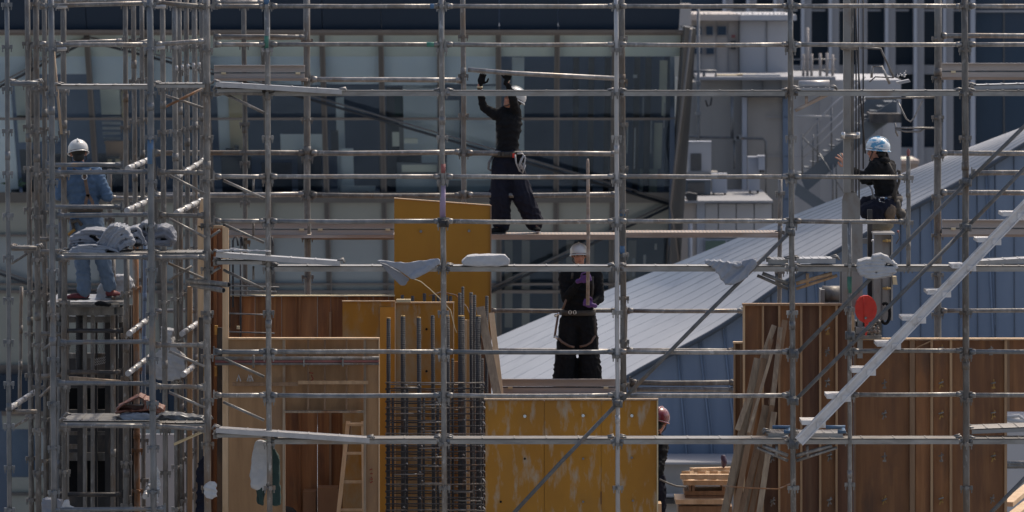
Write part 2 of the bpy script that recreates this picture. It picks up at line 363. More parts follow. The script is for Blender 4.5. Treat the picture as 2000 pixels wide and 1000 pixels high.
so = bpy.data.objects.new('sun', sl); C.objects.link(so)
dv = Vector((math.sin(AZ) * math.cos(EL), math.cos(AZ) * math.cos(EL), math.sin(EL)))
so.rotation_euler = dv.to_track_quat('Z', 'Y').to_euler(); so.location = (20, 60, 60)
SC.view_settings.view_transform = 'Standard'; SC.view_settings.look = 'None'; SC.view_settings.gamma = 1
SC.view_settings.exposure = .45
SC.view_settings.use_white_balance = True; SC.view_settings.white_balance_temperature = 7150
SC.cycles.max_bounces = 6; SC.cycles.transparent_max_bounces = 12; SC.cycles.use_denoising = True
def structure(o): o['kind'] = 'structure'; return o
structure(MB().quad((-1500, -200, 0), (1500, -200, 0), (1500, 2500, 0), (-1500, 2500, 0)).build('ground', mat('city_ground', (.28, .275, .265), (.225, .22, .215), (.05, .05, .05), rough=.9)))
# slab of the building under construction
structure(MB().box((-9, 53.2, 0), (9, 62, 13.2)).build('concrete_slab', conc))
# ------------------------------------------------------------ glass office
gb = thing('glass_office_building', 'glass fronted office block with leaning facade, navy bands and roller blinds behind the left scaffold', 'office building', (-6, 116, 0))
def Yg(py): return 113.5 + py * .005
def G(px, py, off=0):
    x = 1000 + (px - 1000) * (1 - 8e-5 * (py - 65))
    if px > 1300: x -= (px - 1300) / 35 * (py - 65) * .045
    return P(x, py, Yg(py) + off)
def gq(mb, x0, y0, x1, y1, off=0, th=.06):
    A = [G(x0, y0, off), G(x1, y0, off), G(x1, y1, off), G(x0, y1, off)]; B = [p + Vector((0, th, 0)) for p in A]
    return mb.add(A + B, [(3, 2, 1, 0), (4, 5, 6, 7), (0, 1, 5, 4), (1, 2, 6, 5), (2, 3, 7, 6), (3, 0, 4, 7)])
cols = [-60, 55, 170, 285, 400, 515, 630, 745, 860, 975, 1090, 1203, 1340]
def gl(px, w_=0): return px
mb = MB()
for i in range(len(cols) - 1):   # navy parapet cladding in panels
    gq(mb, cols[i] + .6, -90, min(cols[i + 1], 1326) - .6, 63, -.45, .5)
mb.build('parapet_cladding', navy, gb)
gq(MB(), -60, 64, 1350, 69, -.2, .4).build('head_frame', framel, gb)
gq(MB(), -60, 58.5, 1340, 63.8, -.6, .1).build('drip_edge', framel, gb)
for i, x in enumerate(cols[1:]):
    xx = min(x, 1338)
    f = gq(MB(), xx - 7, 69, xx + 1, 1090, .04, .35).build('mullion', frame, gb)
    gq(MB(), xx + 1.2, 69, xx + 3.6, 1090, -.03, .2).build('mullion_edge', framel, f)
for y0, y1 in ((230, 234.5), (376, 396), (458, 462), (553, 557), (567, 573), (713, 732), (803, 812)):
    gq(MB(), -60, y0, 1334, y1, -.06 if y0 != 376 else -.12, .2).build('transom', framel if y0 != 376 else frame, gb)
for i in range(len(cols) - 1):
    x0, x1 = cols[i] + 4, cols[i + 1] - 7
    for y0, y1 in ((70, 230), (234.5, 376)):
        gq(MB(), x0, y0, x1, y1, .05, .015).build('window_pane', glass, gb)
    gq(MB(), x0, 396, x1, 458, .05, .03).build('spandrel_panel', frost, gb)
    if x0 < 950:
        for y0, y1 in ((462, 567), (573, 713)):
            gq(MB(), x0, y0, x1, y1, .05, .03).build('spandrel_panel', frostb if y0 < 500 else frost, gb)
    else:
        for y0, y1 in ((462, 553), (557, 713)):
            gq(MB(), x0, y0, x1, y1, .05, .015).build('window_pane', glass, gb)
    gq(MB(), x0 - 10, 732, x1 + 11, 803, -.3, .3).build('navy_band', navy, gb)
    if i > 1: gq(MB(), x0, 812, x1, 1080, .05, .03).build('spandrel_panel', frostb, gb)
    # blinds behind the glass
    gq(MB(), x0 - 2, 66, x1 + 6, 110 if x0 > 950 else 110, .30, .02).build('roller_blind', blindg, gb)
    if x0 < 950 and i not in (): gq(MB(), x0 - 1, 110, x1 + 4, 166 + R_(-2, 3) - (0 if i != 1 else 20), .34, .02).build('roller_blind', blindb, gb)
# lower left windows
for x0, x1, m_ in ((-55, 5, glass), (31, 53, glass), (59, 100, frost)):
    gq(MB(), x0, 840, x1, 930, .03, .02).build('window_pane', m_, gb)
gq(MB(), -60, 812, 56, 838, .05, .05).build('spandrel_panel', frost, gb); gq(MB(), -60, 932, 170, 1080, .05, .05).build('spandrel_panel', frost, gb)
gq(MB(), 60, 812, 168, 932, .08, .05).build('spandrel_panel', frostb, gb)
gq(MB(), 5, 838, 31, 932, -.02, .12).build('window_post', frostb, gb)
gq(MB(), -60, 962, 170, 968, -.05, .12).build('transom', frame, gb)
# leaning diagonal bracing behind the glass
def gbr(x0, y0, x1, y1, o=-.10):
    a, b = G(x0, y0, o), G(x1, y1, o)
    br = MB().tube([a, b], .022, 6).build('diagonal_brace', framel, gb); MB().tube([a - Vector((0, 0, .085)), b - Vector((0, 0, .085))], .034, 6).build('brace_dark_bar', officed, br)  # thin paler tube with a thicker dark bar below it
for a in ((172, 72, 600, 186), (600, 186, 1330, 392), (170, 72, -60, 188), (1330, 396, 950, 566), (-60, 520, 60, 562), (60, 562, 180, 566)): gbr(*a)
# building corner fin
mb = MB(); A = [P(1338, 52, 112.4), P(1360, 56, 112.4), P(1326, 560, 114.5), P(1300, 1080, 116.5), P(1282, 1080, 116.5), P(1312, 420, 114.3)]
mb.add(A + [p + Vector((0, 1.5, 0)) for p in A], [(0, 1, 2, 3, 4, 5), (11, 10, 9, 8, 7, 6)] + [(i, (i + 1) % 6, (i + 1) % 6 + 6, i + 6) for i in range(6)])
mb.build('corner_fin', frame, gb)
MB().tube([P(1350, 56, 112.3), P(1310, 400, 114), P(1330, 540, 114.4)], .03, 6).build('corner_trim', framel, gb)
# interior: slabs, back walls, sides
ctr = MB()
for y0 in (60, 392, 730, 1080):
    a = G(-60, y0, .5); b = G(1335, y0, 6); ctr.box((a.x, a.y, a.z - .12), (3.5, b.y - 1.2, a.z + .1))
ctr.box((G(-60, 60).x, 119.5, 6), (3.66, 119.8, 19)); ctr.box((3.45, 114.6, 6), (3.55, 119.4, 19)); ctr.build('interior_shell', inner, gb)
def gi(name, m, x0, y0, x1, y1, d, th=.12):        # interior things and stand-in reflections d metres behind the glass
    return gq(MB(), x0, y0, x1, y1, .4 + (d - .4) * .4, min(th, .15)).build(name, m, gb)
gi('partition', innerl, 785, 168, 852, 300, 2.2); gi('partition', innerl, 1000, 112, 1024, 376, 2.4); gi('partition', innerl, 652, 190, 668, 376, 2.5)
gi('partition', innerl, 905, 168, 968, 390, 1.6); gi('partition', innerl, 862, 196, 896, 290, 3.0)
gi('partition', innerl, 820, 172, 852, 376, 1.9); gi('partition', cream, 440, 185, 475, 300, 1.9); gi('partition', innerl, 418, 185, 440, 300, 2.1)
gi('partition', innerl, 660, 290, 684, 376, 1.4); gi('partition', blindg, 20, 168, 50, 278, 1.8); gi('partition', blindb, -60, 165, 12, 376, .8)
gi('partition', cream, 228, 172, 240, 236, 1.6); gi('partition', innerl, 60, 232, 100, 276, 2.2)
gi('venetian_blind', blindg, 188, 172, 226, 224, .9)
mb = MB()
for k in range(7): gq(mb, 188, 208 + k * 10, 228 - k, 213 + k * 10, .85, .03)
mb.build('venetian_blind', whitep, gb)
gi('cabinet', innerl, 540, 262, 626, 300, 2.2)
mb = MB()
for k in range(8): gq(mb, 541 + k * 10.6, 266, 549 + k * 10.6, 297, 2.1, .05)
mb.build('cabinet_door', pgrey, gb)
for x0, y0, x1, y1, d in ((420, 306, 480, 376, 1.2), (500, 318, 560, 376, 1.3), (572, 300, 620, 376, 1.5), (640, 255, 655, 300, 1.2), (735, 300, 770, 376, 1.5), (20, 292, 60, 376, 1.0), (80, 300, 120, 376, 1.2),
                          (430, 290, 446, 300, 1), (448, 284, 456, 300, 1), (240, 275, 262, 376, 1.2), (176, 300, 230, 376, 1.1), (20, 226, 50, 232, 1.)):
    gi('desk_or_monitor', officed, x0, y0, x1, y1, d, .4)
gi('door_frame', officed, 752, 170, 818, 376, 2.8); gi('door_leaf', greenc, 768, 176, 808, 226, 2.7); gi('door_leaf', pgrey, 776, 236, 812, 300, 2.7)
gi('reflection_patch', blindg, 780, 322, 850, 336, .5); gi('reflection_patch', blindb, 870, 300, 960, 352, .6); gi('reflection_patch', blindg, 762, 258, 776, 286, .5); gi('reflection_patch', blindg, 786, 270, 812, 280, .5); gi('display_board', innerl, 768, 340, 850, 376, .9); gi('low_counter', pgreyb, 760, 318, 948, 376, 1.8)  # the small pale patches stand in for wavy reflections on the glass
for x in (1120, 1150, 1182, 1240, 1262): gi('curtain_fold', officed, x, 112, x + 12, 376, 1.5)
for x0, y0, x1, y1 in ((1228, 240, 1230, 300), (1243, 250, 1245, 330), (1258, 190, 1260, 226), (1275, 236, 1277, 300), (1300, 200, 1303, 250), (1222, 470, 1226, 500), (1244, 505, 1249, 540), (1266, 498, 1271, 530), (1288, 476, 1293, 488), (1238, 146, 1246, 152)): gi('bright_strip', whitep, x0, y0, x1, y1, .4, .03)  # white slivers added as bright reflections in the corner glass
for x0, y0, x1, y1 in ((1290, 118, 1306, 180), (1296, 180, 1304, 226), (1282, 240, 1298, 330), (1255, 330, 1290, 376)): gi('green_reflection', blindg, x0, y0, x1, y1, 2.5, .03)  # greenish pieces imitate trees reflected in the corner pane
for x in (985, 1020, 1110, 1150, 1235): gi('partition', pgrey, x, 470, x + 16, 640, 1.8)
for x, y in ((1225, 362), (1243, 366), (1260, 371), (1278, 376)):
    MB().tube([G(x, y, .9), G(x, y + 4, .9)], .03, 6).build('small_lamp', chrome, gb)
t = thing('cardboard_box', 'brown cardboard box standing behind the office window above the left worker', 'cardboard box', G(213, 320, .6))
gq(MB(), 192, 279, 236, 322, .6, .5).build('box_body', carton, t); gq(MB(), 190, 276, 238, 281, .57, .56).build('box_lid_flap', carton, t)
t = thing('office_chair', 'dark office chair with pale armrests beside the cardboard box behind glass', 'office chair', G(205, 376, .45))
gq(MB(), 190, 306, 218, 340, .42, .12).build('backrest', officed, t); gq(MB(), 188, 340, 220, 348, .4, .4).build('seat', officed, t)
for x in (194, 210): gq(MB(), x, 311, x + 8, 320, .38, .06).build('armrest', cream, t)
MB().tube([G(204, 348, .6), G(204, 376, .6)], .05, 8).build('stem', officed, t)
t = thing('notice_board', 'blank white paper notice leaning inside the office window left of the yellow panel', 'notice', G(692, 392, .35))
gq(MB(), 658, 363, 727, 391, .35, .03).build('board', paper, t)
mb = MB()
for k in range(5): gq(mb, 673 + k * 8, 384, 676.5 + k * 8, 386, .33, .01)
mb.build('lettering', steelblue, t)
t = thing('paper_sign', 'white sign with a large blue letter T seen between the dense left poles', 'sign', G(350, 378, .3))
gq(MB(), 322, 361, 378, 378, .33, .02).build('board', paper, t)
mb = MB(); gq(mb, 329, 367.5, 337, 369.5, .31, .01); gq(mb, 331.8, 369.5, 334.4, 376, .31, .01); gq(mb, 356, 367, 363, 369, .31, .01); gq(mb, 355, 372, 364, 375, .31, .01)
mb.build('lettering', blueink, t)
for k, (x, y, s_) in enumerate(((14, 352, 1),)):
    t = thing('potted_plant', 'small green leafy plant behind the window at the left picture edge', 'plant', G(5, 376, .6))
    mb = MB()
    for j in range(14):
        a = G(5 + R_(-4, 4), 368, .6); tip = a + Vector((R_(-.35, .35), R_(-.2, .2), R_(.0, .28))); sd = Vector((0, 0, .04)); mid = (a + tip) / 2 + Vector((0, 0, .06))
        mb.add([a, mid + sd, tip, mid - sd], [(0, 1, 2, 3)])
    mb.build('leaves', leafm, t); MB().tube([G(5, 368, .6), G(5, 376, .6)], .1, 10).build('pot', officed, t)
# ------------------------------------------------------------ tower with fins
tw = thing('office_tower', 'distant office tower with pale vertical fins and dark navy glazing at top right', 'office tower', (12, 185, 0))
YT = 180
def tb(name, m, x0, y0, x1, y1, d=0, th=.3, par=None): return MB().pbox(x0, y0, x1, y1, YT + d, th).build(name, m, par or tw)
tb('core_wall', towg, 1330, -120, 2100, 1080, 1.3, 12)
tb('spandrel', find, 1330, 127, 1838, 145, .55, .5); tb('spandrel', find, 1700, 288, 1850, 330, .5, .5)
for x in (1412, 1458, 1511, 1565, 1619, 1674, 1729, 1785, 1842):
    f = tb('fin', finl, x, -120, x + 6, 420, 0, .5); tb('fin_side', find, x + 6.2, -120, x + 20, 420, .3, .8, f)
tb('fin', finl, 1896, -120, 1905, 420, 0, .8)
for x in (1439, 1485, 1534, 1588, 1641, 1696, 1751, 1807, 1866): tb('rail', find, x - 12, 18, x + 24, 22, .5, .1)
tb('rail', find, 1906, 20, 2040, 24, .9, .2); tb('glazing', towg, 1906, -100, 2060, 300, 1.0, .1)
for x in (1960, 2030): tb('mullion', frame, x, -100, x + 2, 300, .95, .08)
# ------------------------------------------------------------ grey plant buildings
pb = thing('plant_room', 'grey rooftop plant room with small square windows and pale blue panels, upper right', 'building', P(1440, 160, 128))
def bb(par, name, m, x0, y0, x1, y1, Y, th=.2): return MB().pbox(x0, y0, x1, y1, Y, th).build(name, m, par)
bb(pb, 'wall', pbeige, 1345, 40, 1442, 200, 128, 5); bb(pb, 'panel_wall', pgreyb, 1443, 41, 1540, 200, 127.9, 5)
bb(pb, 'roof_slab', pbeige, 1340, 28, 1446, 40, 127.6, 6); bb(pb, 'roof_slab', pgreyb, 1446, 29, 1556, 40, 127.5, 6)
for x in (1497,): bb(pb, 'panel_joint', frame, x, 41, x + 1.3, 160, 127.85, .04)
bb(pb, 'panel_joint', frame, 1443, 41, 1445, 160, 127.8, .1)
for x in (1368, 1399, 1422): bb(pb, 'panel_joint', find, x, 42, x + .9, 160, 127.95, .05)
for x0, y0, x1, y1 in ((1380, 52, 1392, 68), (1402, 52, 1418, 68), (1356, 52, 1370, 68), (1380, 94, 1394, 105), (1354, 94, 1371, 105)):
    f = bb(pb, 'window', find, x0 - 1, y0 - 1, x1 + 1, y1 + 1, 127.9, .1); bb(pb, 'pane', towg, x0, y0, x1, y1, 127.86, .05, ) if False else MB().pbox(x0, y0, x1, y1, 127.86, .05).build('pane', towg, f)
bb(pb, 'warning_sticker', redtape, 1429, 68, 1436, 74, 127.9, .03); bb(pb, 'meter_box', officed, 1428, 80, 1437, 96, 127.8, .15)
mb = MB()
for k in range(26): x = 1352 + k * 7.2 + R_(-2, 2); mb.pbox(x, 28 - R_(1, 4), x + 2, 28, 128, .2)
mb.build('roof_fixing', pgreyb, pb)
bb(pb, 'roof_box', pbeige, 1324, 8, 1350, 50, 126, 1.5); bb(pb, 'roof_box_lid', whitep, 1322, 56, 1347, 59.5, 125.9, 1.6)
mw = thing('service_building', 'mid grey service building with pipes and flat roof ledge behind the right scaffold', 'building', P(1450, 400, 124))
bb(mw, 'wall', pgrey, 1368, 156, 1450, 760, 124, 6); bb(mw, 'wall', pgreyb, 1450, 156, 1560, 760, 123.9, 6); bb(mw, 'wall', pgreyb, 1560, 156, 1760, 760, 124.2, 6)
bb(mw, 'wall', pgrey, 1330, 160, 1368, 760, 124.3, 5)
bb(mw, 'recess_wall', pgrey, 1460, 190, 1530, 700, 123.7, .15); bb(mw, 'roof_ledge', find, 1366, 150, 1632, 156, 123.3, 7)
bb(mw, 'corner_trim', finl, 1450, 190, 1459, 700, 123.5, .3); bb(mw, 'corner_trim', wallb, 1529, 192, 1541, 700, 123.6, .3); bb(mw, 'canopy_edge', darksteel, 1452, 186, 1540, 190, 123.2, .8)
for x in (1490, 1526): bb(mw, 'panel_joint', find, x, 158, x + .9, 186, 123.85, .05)
for x in (1556, 1600, 1624, 1648, 1670, 1690, 1712, 1722): bb(mw, 'panel_joint', find, x, 190, x + 1.1, 560, 124.05, .08)
for y0 in (228, 305, 388): bb(mw, 'panel_joint', find, 1497, y0, 1624, y0 + 1.2, 123.6, .04)
for pts, r in (([(1364, 12), (1364, 268), (1362, 290)], .035), ([(1430, 188), (1430, 272)], .04), ([(1338, 267), (1490, 271), (1496, 276), (1496, 330)], .03), ([(1434, 274), (1434, 330)], .025), ([(1496, 276), (1496, 395)], .02)):
    MB().tube([P(x, y, 123.3) for x, y in pts], r, 8).build('pipe', steelblue, mw)
for x, y in ((1364, 163), (1364, 222), (1444, 268), (1438, 270)): MB().pbox(x - 5, y - 4, x + 5, y + 4, 123.1, .25).build('pipe_clamp', steelblue, mw)
MB().tube([P(1378, 196, 123.4), P(1382, 208, 123.4), P(1388, 205, 123.4), P(1390, 190, 123.4)], .02, 6).build('cable', darksteel, mw)
# railings and vents on the ledge
for x, y0 in ((1569, 106), (1577, 54), (1585, 105), (1602, 104), (1615, 103), (1626, 106)):
    MB().tube([P(x, 150, 124), P(x, y0, 124)], .034, 8).build('vent_pipe', toeb, mw)
for y in (116, 137): MB().tube([P(1550, y, 124.2), P(1634, y, 124.2)], .02, 6).build('guard_rail', steelblue, mw)
for pts in ([(1354, 154), (1354, 139), (1398, 139), (1398, 150)], [(1375, 139), (1375, 150)]): MB().tube([P(x, y, 123.6) for x, y in pts], .035, 6).build('guard_rail', steelblue, mw)
tag(MB().pbox(1398, 146, 1450, 150, 124, .5).pbox(1440, 145, 1478, 150, 124, .5).build('roof_board', cream), 'pale boards lying on the flat roof ledge beneath the plant room', 'board')
tag(MB().pbox(1452, 145.5, 1524, 150, 123.6, .5).build('roof_board', whitep), 'long white board lying on the roof ledge beneath the pale blue panels', 'board')
# AC units
def acunit(x0, y0, x1, y1, Y, label, m_=pgreyb, grille=None):
    t = thing('air_conditioner', label, 'air conditioner', P((x0 + x1) / 2, y1, Y), 'outdoor air conditioning units on the low roof')
    MB().pbox(x0, y0, x1, y1, Y, .5).build('casing', m_, t); MB().pbox(x0 - 1, y0 - 1.5, x1 + 1, y0, Y - .03, .56).build('top_cover', finl, t)
    if grille:
        g = MB().pbox(*grille, Y - .02, .02).build('grille', officed, t); mb = MB(); y = grille[1] + 2
        while y < grille[3]: mb.pbox(grille[0], y, grille[2], y + .7, Y - .04, .02); y += 2.6
        mb.build('grille_slat', pgrey, g)
    for x in (x0 + 2, x1 - 5): MB().pbox(x, y1, x + 3, y1 + 5, Y + .05, .3).build('foot', darksteel, t)
acunit(1343, 278, 1389, 336, 121, 'large pale outdoor air conditioner with dark grille beside the glass corner', grille=(1349, 300, 1370, 333))
acunit(1391, 341, 1420, 377, 120.4, 'short white outdoor air conditioner box right of the grilled unit', finl)
acunit(1462, 308, 1484, 372, 121, 'tall narrow pale box unit beside the wall recess', finl)
acunit(1482, 306, 1494, 332, 120.6, 'small pale switch box unit beside the tall narrow one', finl)
acunit(1331, 352, 1388, 380, 120.2, 'low dark blue grey unit under the grilled air conditioner', stairm, grille=(1344, 356, 1376, 378))
tag(MB().pbox(1340, 336, 1402, 344, 120.9, .8).build('equipment_shelf', pgrey), 'grey equipment shelf under the grilled air conditioner', 'shelf')
# parapet building
pr = thing('parapet_building', 'low building with pale parapet panels and a green tinted window right of the glass corner', 'building', P(1420, 560, 118))
bb(pr, 'wall', pbeige, 1325, 396, 1361, 760, 118, 5); bb(pr, 'corner_strip', finl, 1361, 396, 1377, 760, 117.95, 5); bb(pr, 'wall', pgreyb, 1377, 462, 1510, 760, 118.05, 5)
for x0, x1 in ((1378, 1402), (1404, 1437), (1439, 1472), (1474, 1507)): bb(pr, 'parapet_panel', pgreyb, x0, 398, x1, 461, 117.95, .2)
bb(pr, 'parapet_backing', frame, 1377, 396, 1510, 462, 118.0, .3); bb(pr, 'coping', find, 1336, 392, 1510, 396.5, 117.7, 5.5)
f = bb(pr, 'window', finl, 1375, 467, 1470, 560, 117.9, .1)
for x0, x1 in ((1378, 1417), (1421, 1468)): MB().pbox(x0, 470, x1, 558, 117.85, .06).build('pane', mat('green_tinted_glass', (.10, .15, .125), (.085, .13, .11), rough=.1) if 'green_tinted_glass' not in MATS else MATS['green_tinted_glass'], f)
MB().tube([P(1348, 436, 117.5), P(1348, 540, 117.5)], .05, 8).build('downpipe', finl, pr)
t = thing('flood_lamp', 'small dark floodlight with bright lens at the parapet corner beside the glass facade', 'lamp', P(1335, 388, 117))
MB().prism([(1333, 380), (1345, 376), (1362, 379), (1362, 392), (1345, 392), (1336, 389)], 116.6, .4).build('housing', officed, t); MB().tube([P(1333, 382, 116.55), P(1339, 389, 116.55)], .04, 8).build('lens', chrome, t)
# outside staircase
st = thing('metal_staircase', 'blue grey outdoor metal staircase with two flights and thin railings on the service building', 'staircase', P(1620, 420, 119))
def flight(x0, y0, x1, y1, w_, Y, n, treads=True):
    MB().prism([(x0, y0), (x1, y1), (x1 + 10, y1 + w_), (x0 + 12, y0 + w_)] if y1 < y0 else [(x0, y0), (x1, y1), (x1 - 4, y1 + w_), (x0 - 4, y0 + w_)], Y, .1).build('stringer', stairm, st)
    if treads:
        for k in range(n):
            u = (k + .5) / n; x = x0 + (x1 - x0) * u; y = y0 + (y1 - y0) * u
            MB().pbox(x - 9, y - 2, x + 13, y, Y + .12, .9).build('tread', stairm, st)
flight(1563, 345, 1700, 228, 30, 119, 11); flight(1556, 356, 1625, 404, 24, 118.6, 6, False)
flight(1690, 232, 1745, 196, 30, 119.3, 4)
MB().pbox(1686, 192, 1752, 236, 120.5, 1.2).build('landing', stairm, st); MB().pbox(1700, 222, 1760, 240, 118.6, 1.4).build('landing', darksteel, st)
for pts in ([(1567, 268), (1625, 206), (1690, 150)], [(1567, 292), (1690, 175)], [(1567, 310), (1690, 195)], [(1554, 227), (1624, 227)]):
    MB().tube([P(x, y, 118.9) for x, y in pts], .022, 6).build('handrail', pgreyb, st)
for x, y0, y1 in ((1567, 262, 345), (1588, 262, 325), (1597, 230, 318), (1624, 206, 295), (1650, 190, 275), (1627, 320, 400), (1634, 320, 400)):
    MB().tube([P(x, y0, 118.9), P(x, y1, 118.9)], .02, 6).build('baluster', steelblue, st)
for a in ((1600, 300, 1654, 385), (1567, 268, 1600, 300), (1640, 300, 1655, 330)): MB().tube([P(a[0], a[1], 118.8), P(a[2], a[3], 118.8)], .02, 6).build('brace', steelblue, st)
# small pale structures beyond kneeling worker
t = thing('pale_container', 'pale cream roof hut with white lid right of the blue helmet', 'hut', P(1745, 400, 126))
MB().pbox(1733, 274, 1750, 420, 126, 1.5).build('wall', pgreyb, t); MB().pbox(1730, 270, 1753, 275, 125.9, 1.7).build('roof', blindg, t)
t = thing('site_box', 'pink beige flat roofed box beyond the kneeling worker and arena roof', 'hut', P(1770, 360, 125))
MB().pbox(1738, 320, 1793, 380, 125, 2).build('wall', mat('pink_beige_paint', (.36, .30, .27), (.31, .26, .235)), t); MB().pbox(1735, 313, 1796, 320, 124.8, 2.4).build('roof', MATS['pink_beige_paint'], t)
MB().pbox(1742, 310, 1786, 313, 125.3, 1).build('roof_lid', blindg, t)
# ------------------------------------------------------------ arena roof
ar = thing('arena_hall', 'large hall with a curved silver metal roof and blue ribbed side wall', 'arena', (6, 90, 0))
eave = [(560, 1200), (800, 1020), (975, 900), (1220, 742), (1400, 645), (1547, 545), (1740, 432), (1890, 350), (2060, 250), (2300, 120)]
far = [(400, 960), (620, 830), (860, 708), (1100, 603), (1240, 545), (1360, 498), (1520, 432), (1670, 374), (1840, 308), (2110, 205)]
def lerp(A, t):
    f = t * (len(A) - 1); i = min(int(f), len(A) - 2); f -= i
    # catmull-rom
    p0 = A[max(i - 1, 0)]; p1 = A[i]; p2 = A[i + 1]; p3 = A[min(i + 2, len(A) - 1)]
    return tuple(.5 * ((2 * p1[k]) + (-p0[k] + p2[k]) * f + (2 * p0[k] - 5 * p1[k] + 4 * p2[k] - p3[k]) * f * f + (-p0[k] + 3 * p1[k] - 3 * p2[k] + p3[k]) * f ** 3) for k in (0, 1))
def roofpt(t, s_, lift=0):
    dd = 14 * (1 - t) ** 2.6 + .5; a = P(*lerp(eave, t), 84); b = P(*lerp(far, t), 84 + dd)
    p = a.lerp(b, s_); p.z += .016 * dd * math.sin(math.pi * s_) + lift; return p
rows = [[roofpt(t / 60, s_ / 14) for s_ in range(15)] for t in range(61)]
MB().grid(rows).build('roof_surface', roofm, ar)
mb = MB()
for k in range(1, 12):
    s_ = k / 12; mb.tube([roofpt(t / 60, s_, -.0072) for t in range(61)], .009, 6)
mb.build('standing_seams', mat('roof_seam', (.36, .37, .38), (.33, .34, .35), rough=.5, metal=.2), ar)
mb = MB(); mb.tube([roofpt(t / 60, 0, .02) - Vector((0, .05, 0)) for t in range(61)], .045, 6); mb.build('eave_gutter', seamd, ar)
rows = [[roofpt(t / 60, 0) + Vector((0, .1, -.03)), Vector((roofpt(t / 60, 0).x, 84.1, 0))] for t in range(61)]
MB().grid(rows, False).build('side_wall', wallb, ar)
mb = MB(); mb2 = MB()
def wallseam(mbx, x0, x1, r, ytop=None):
    # from eave down to y=905, leaning
    best = min((abs(lerp(eave, t / 300)[0] - x0), t / 300) for t in range(301))[1]; y = lerp(eave, best)[1] + 4
    mbx.tube([P(x0, y, 84.08), P(x1, 1100, 84.08)], r, 5)
for x0, x1 in ((1323, 1360), (1366, 1415), (1412, 1462), (1455, 1500), (1490, 1540), (1590, 1640), (1820, 1850), (1925, 1960)): wallseam(mb, x0, x1, .016); wallseam(mb, x0 + 5, x1 + 5, .007)
for x in (1473, 1486, 1506, 1540, 1575, 1611, 1652, 1700, 1722, 1759, 1797, 1834, 1872, 1908, 1943, 1980): wallseam(mb2, x, x + 3, .008)
mb.build('wall_seam', seaml, ar); mb2.build('wall_joint', seamd, ar)
# lower flat building in front of the arena
lb = thing('low_roof_block', 'low grey flat roofed block below the blue arena wall', 'building', P(1360, 1000, 83))
bb(lb, 'wall', conc, 1150, 906, 1500, 1300, 82.5, 1.2); bb(lb, 'coping', find, 1150, 903, 1500, 907, 82.4, 1.4)
bb(lb, 'ledge', find, 1150, 966, 1340, 970, 82.2, .2); bb(lb, 'ledge', darksteel, 1150, 974, 1345, 984, 82.3, .15)
wb2 = thing('white_sheeted_block', 'white and grey plastic sheeted roof block at the lower right picture edge', 'building', P(1990, 1000, 80))
bb(wb2, 'wall', pgreyb, 1960, 828, 2100, 1300, 80, 3); 
MB().tube([P(1966, 815, 79.8), P(1990, 812, 79.8), P(2003, 822, 79.8)], .03, 6).tube([P(1966, 820, 79.8), P(2020, 826, 79.8)], .04, 6).build('sheet_edge', whitep, wb2)
for y in (905, 910): MB().tube([P(1960, y, 78), P(2050, y, 78)], .04, 8).build('rail', galv, wb2)
# ================================================================== front scaffold
fs = thing('scaffold', 'near row of grey galvanised scaffold posts and rails spanning the centre and right', 'scaffold', P(1200, 1100, F), 'site scaffolding')
XP = [(521, 527), (862, 869), (1203, 1207), (1543, 1550), (1885, 1888)]
post(fs, 521, 527, F, bands=((-30, 45, bluetape), (70, 25, greentape)))
post(fs, 862, 869, F, bands=((362, 62, purptape), (320, 18, redtape)))
post(fs, 1203, 1207, F, r=.023, m=alu, cm=galv)
post(fs, 1214, 1218, F + .5, y1=775, r=.031, m=galvd, col0=75, bands=((410, 12, bluetape), (480, 22, bluetape)))
post(fs, 1543, 1550, F)
post(fs, 1884, 1888, F, r=.034, m=galvd)
post(fs, 1659, 1660, F, y0=430, y1=1050, r=.023, m=galv, col0=520, pitch=85.5, bands=((470, 30, greentape), (1, 1, greentape)) if False else ((540, 32, greentape),))
post(fs, 403, 406, F, r=.036, m=galvd, cm=galvd)
spans = {0: (420, 519), 1: (529, 860), 2: (872, 1200), 3: (1211, 1540), 4: (1552, 1880), 5: (1893, 2060)}
def px(x, y): return x
for y, sp in ((12, (0, 1, 2, 3, 4, 5)), (87, (0, 1, 2, 3, 4, 5)), (182, (0, 1, 2, 3, 4, 5)), (345, (0, 1, 2, 3)), (432, (0, 1, 2, 3)), (525, (0, 1, 2, 3, 4, 5)), (687, (0, 1, 2, 3, 5)), (772, (0, 1, 2, 3, 5)), (862, (0, 1, 2, 3, 4, 5))):
    for k in sp:
        x0, x1 = spans[k]
        yy = {525: 512 if k == 0 else 525, 862: 850 if k == 0 else 862}.get(y, y)
        if y in (345, 432) and k == 0: pass
        bands = ()
        if (y, k) == (182, 1): bands = ((.015, .08, bluetape), (.09, .15, redtape), (.93, .99, bluetape))
        if (y, k) == (87, 1): bands = ((.92, .985, greentape),)
        if (y, k) == (12, 1): bands = ((.94, .98, bluetape),)
        ledger(fs, P(x0, yy, F), P(x1, yy, F), r=.024 if y not in (182, 525, 862) or k == 0 else .02, m=random.choice([galv, galv, steelblue]) if y > 300 else galv, bands=bands)
ledger(fs, P(1552, 345, F), P(1768, 346, F)); ledger(fs, P(1552, 432, F), P(1768, 433, F))
for y in (687, 772): ledger(fs, P(1665, y - 1, F), P(1880, y - 2, F))
# small end post of the platform
post(fs, 1774, 1774, F, y0=305, y1=528, r=.022, m=galvd, col0=348, pitch=88)
tag(MB().tube([P(1774, 305, F), P(1774, 296, F), P(1774, 290, F)], [.012, .02, .006], 8).build('post_tip', redtape, fs), None, None)
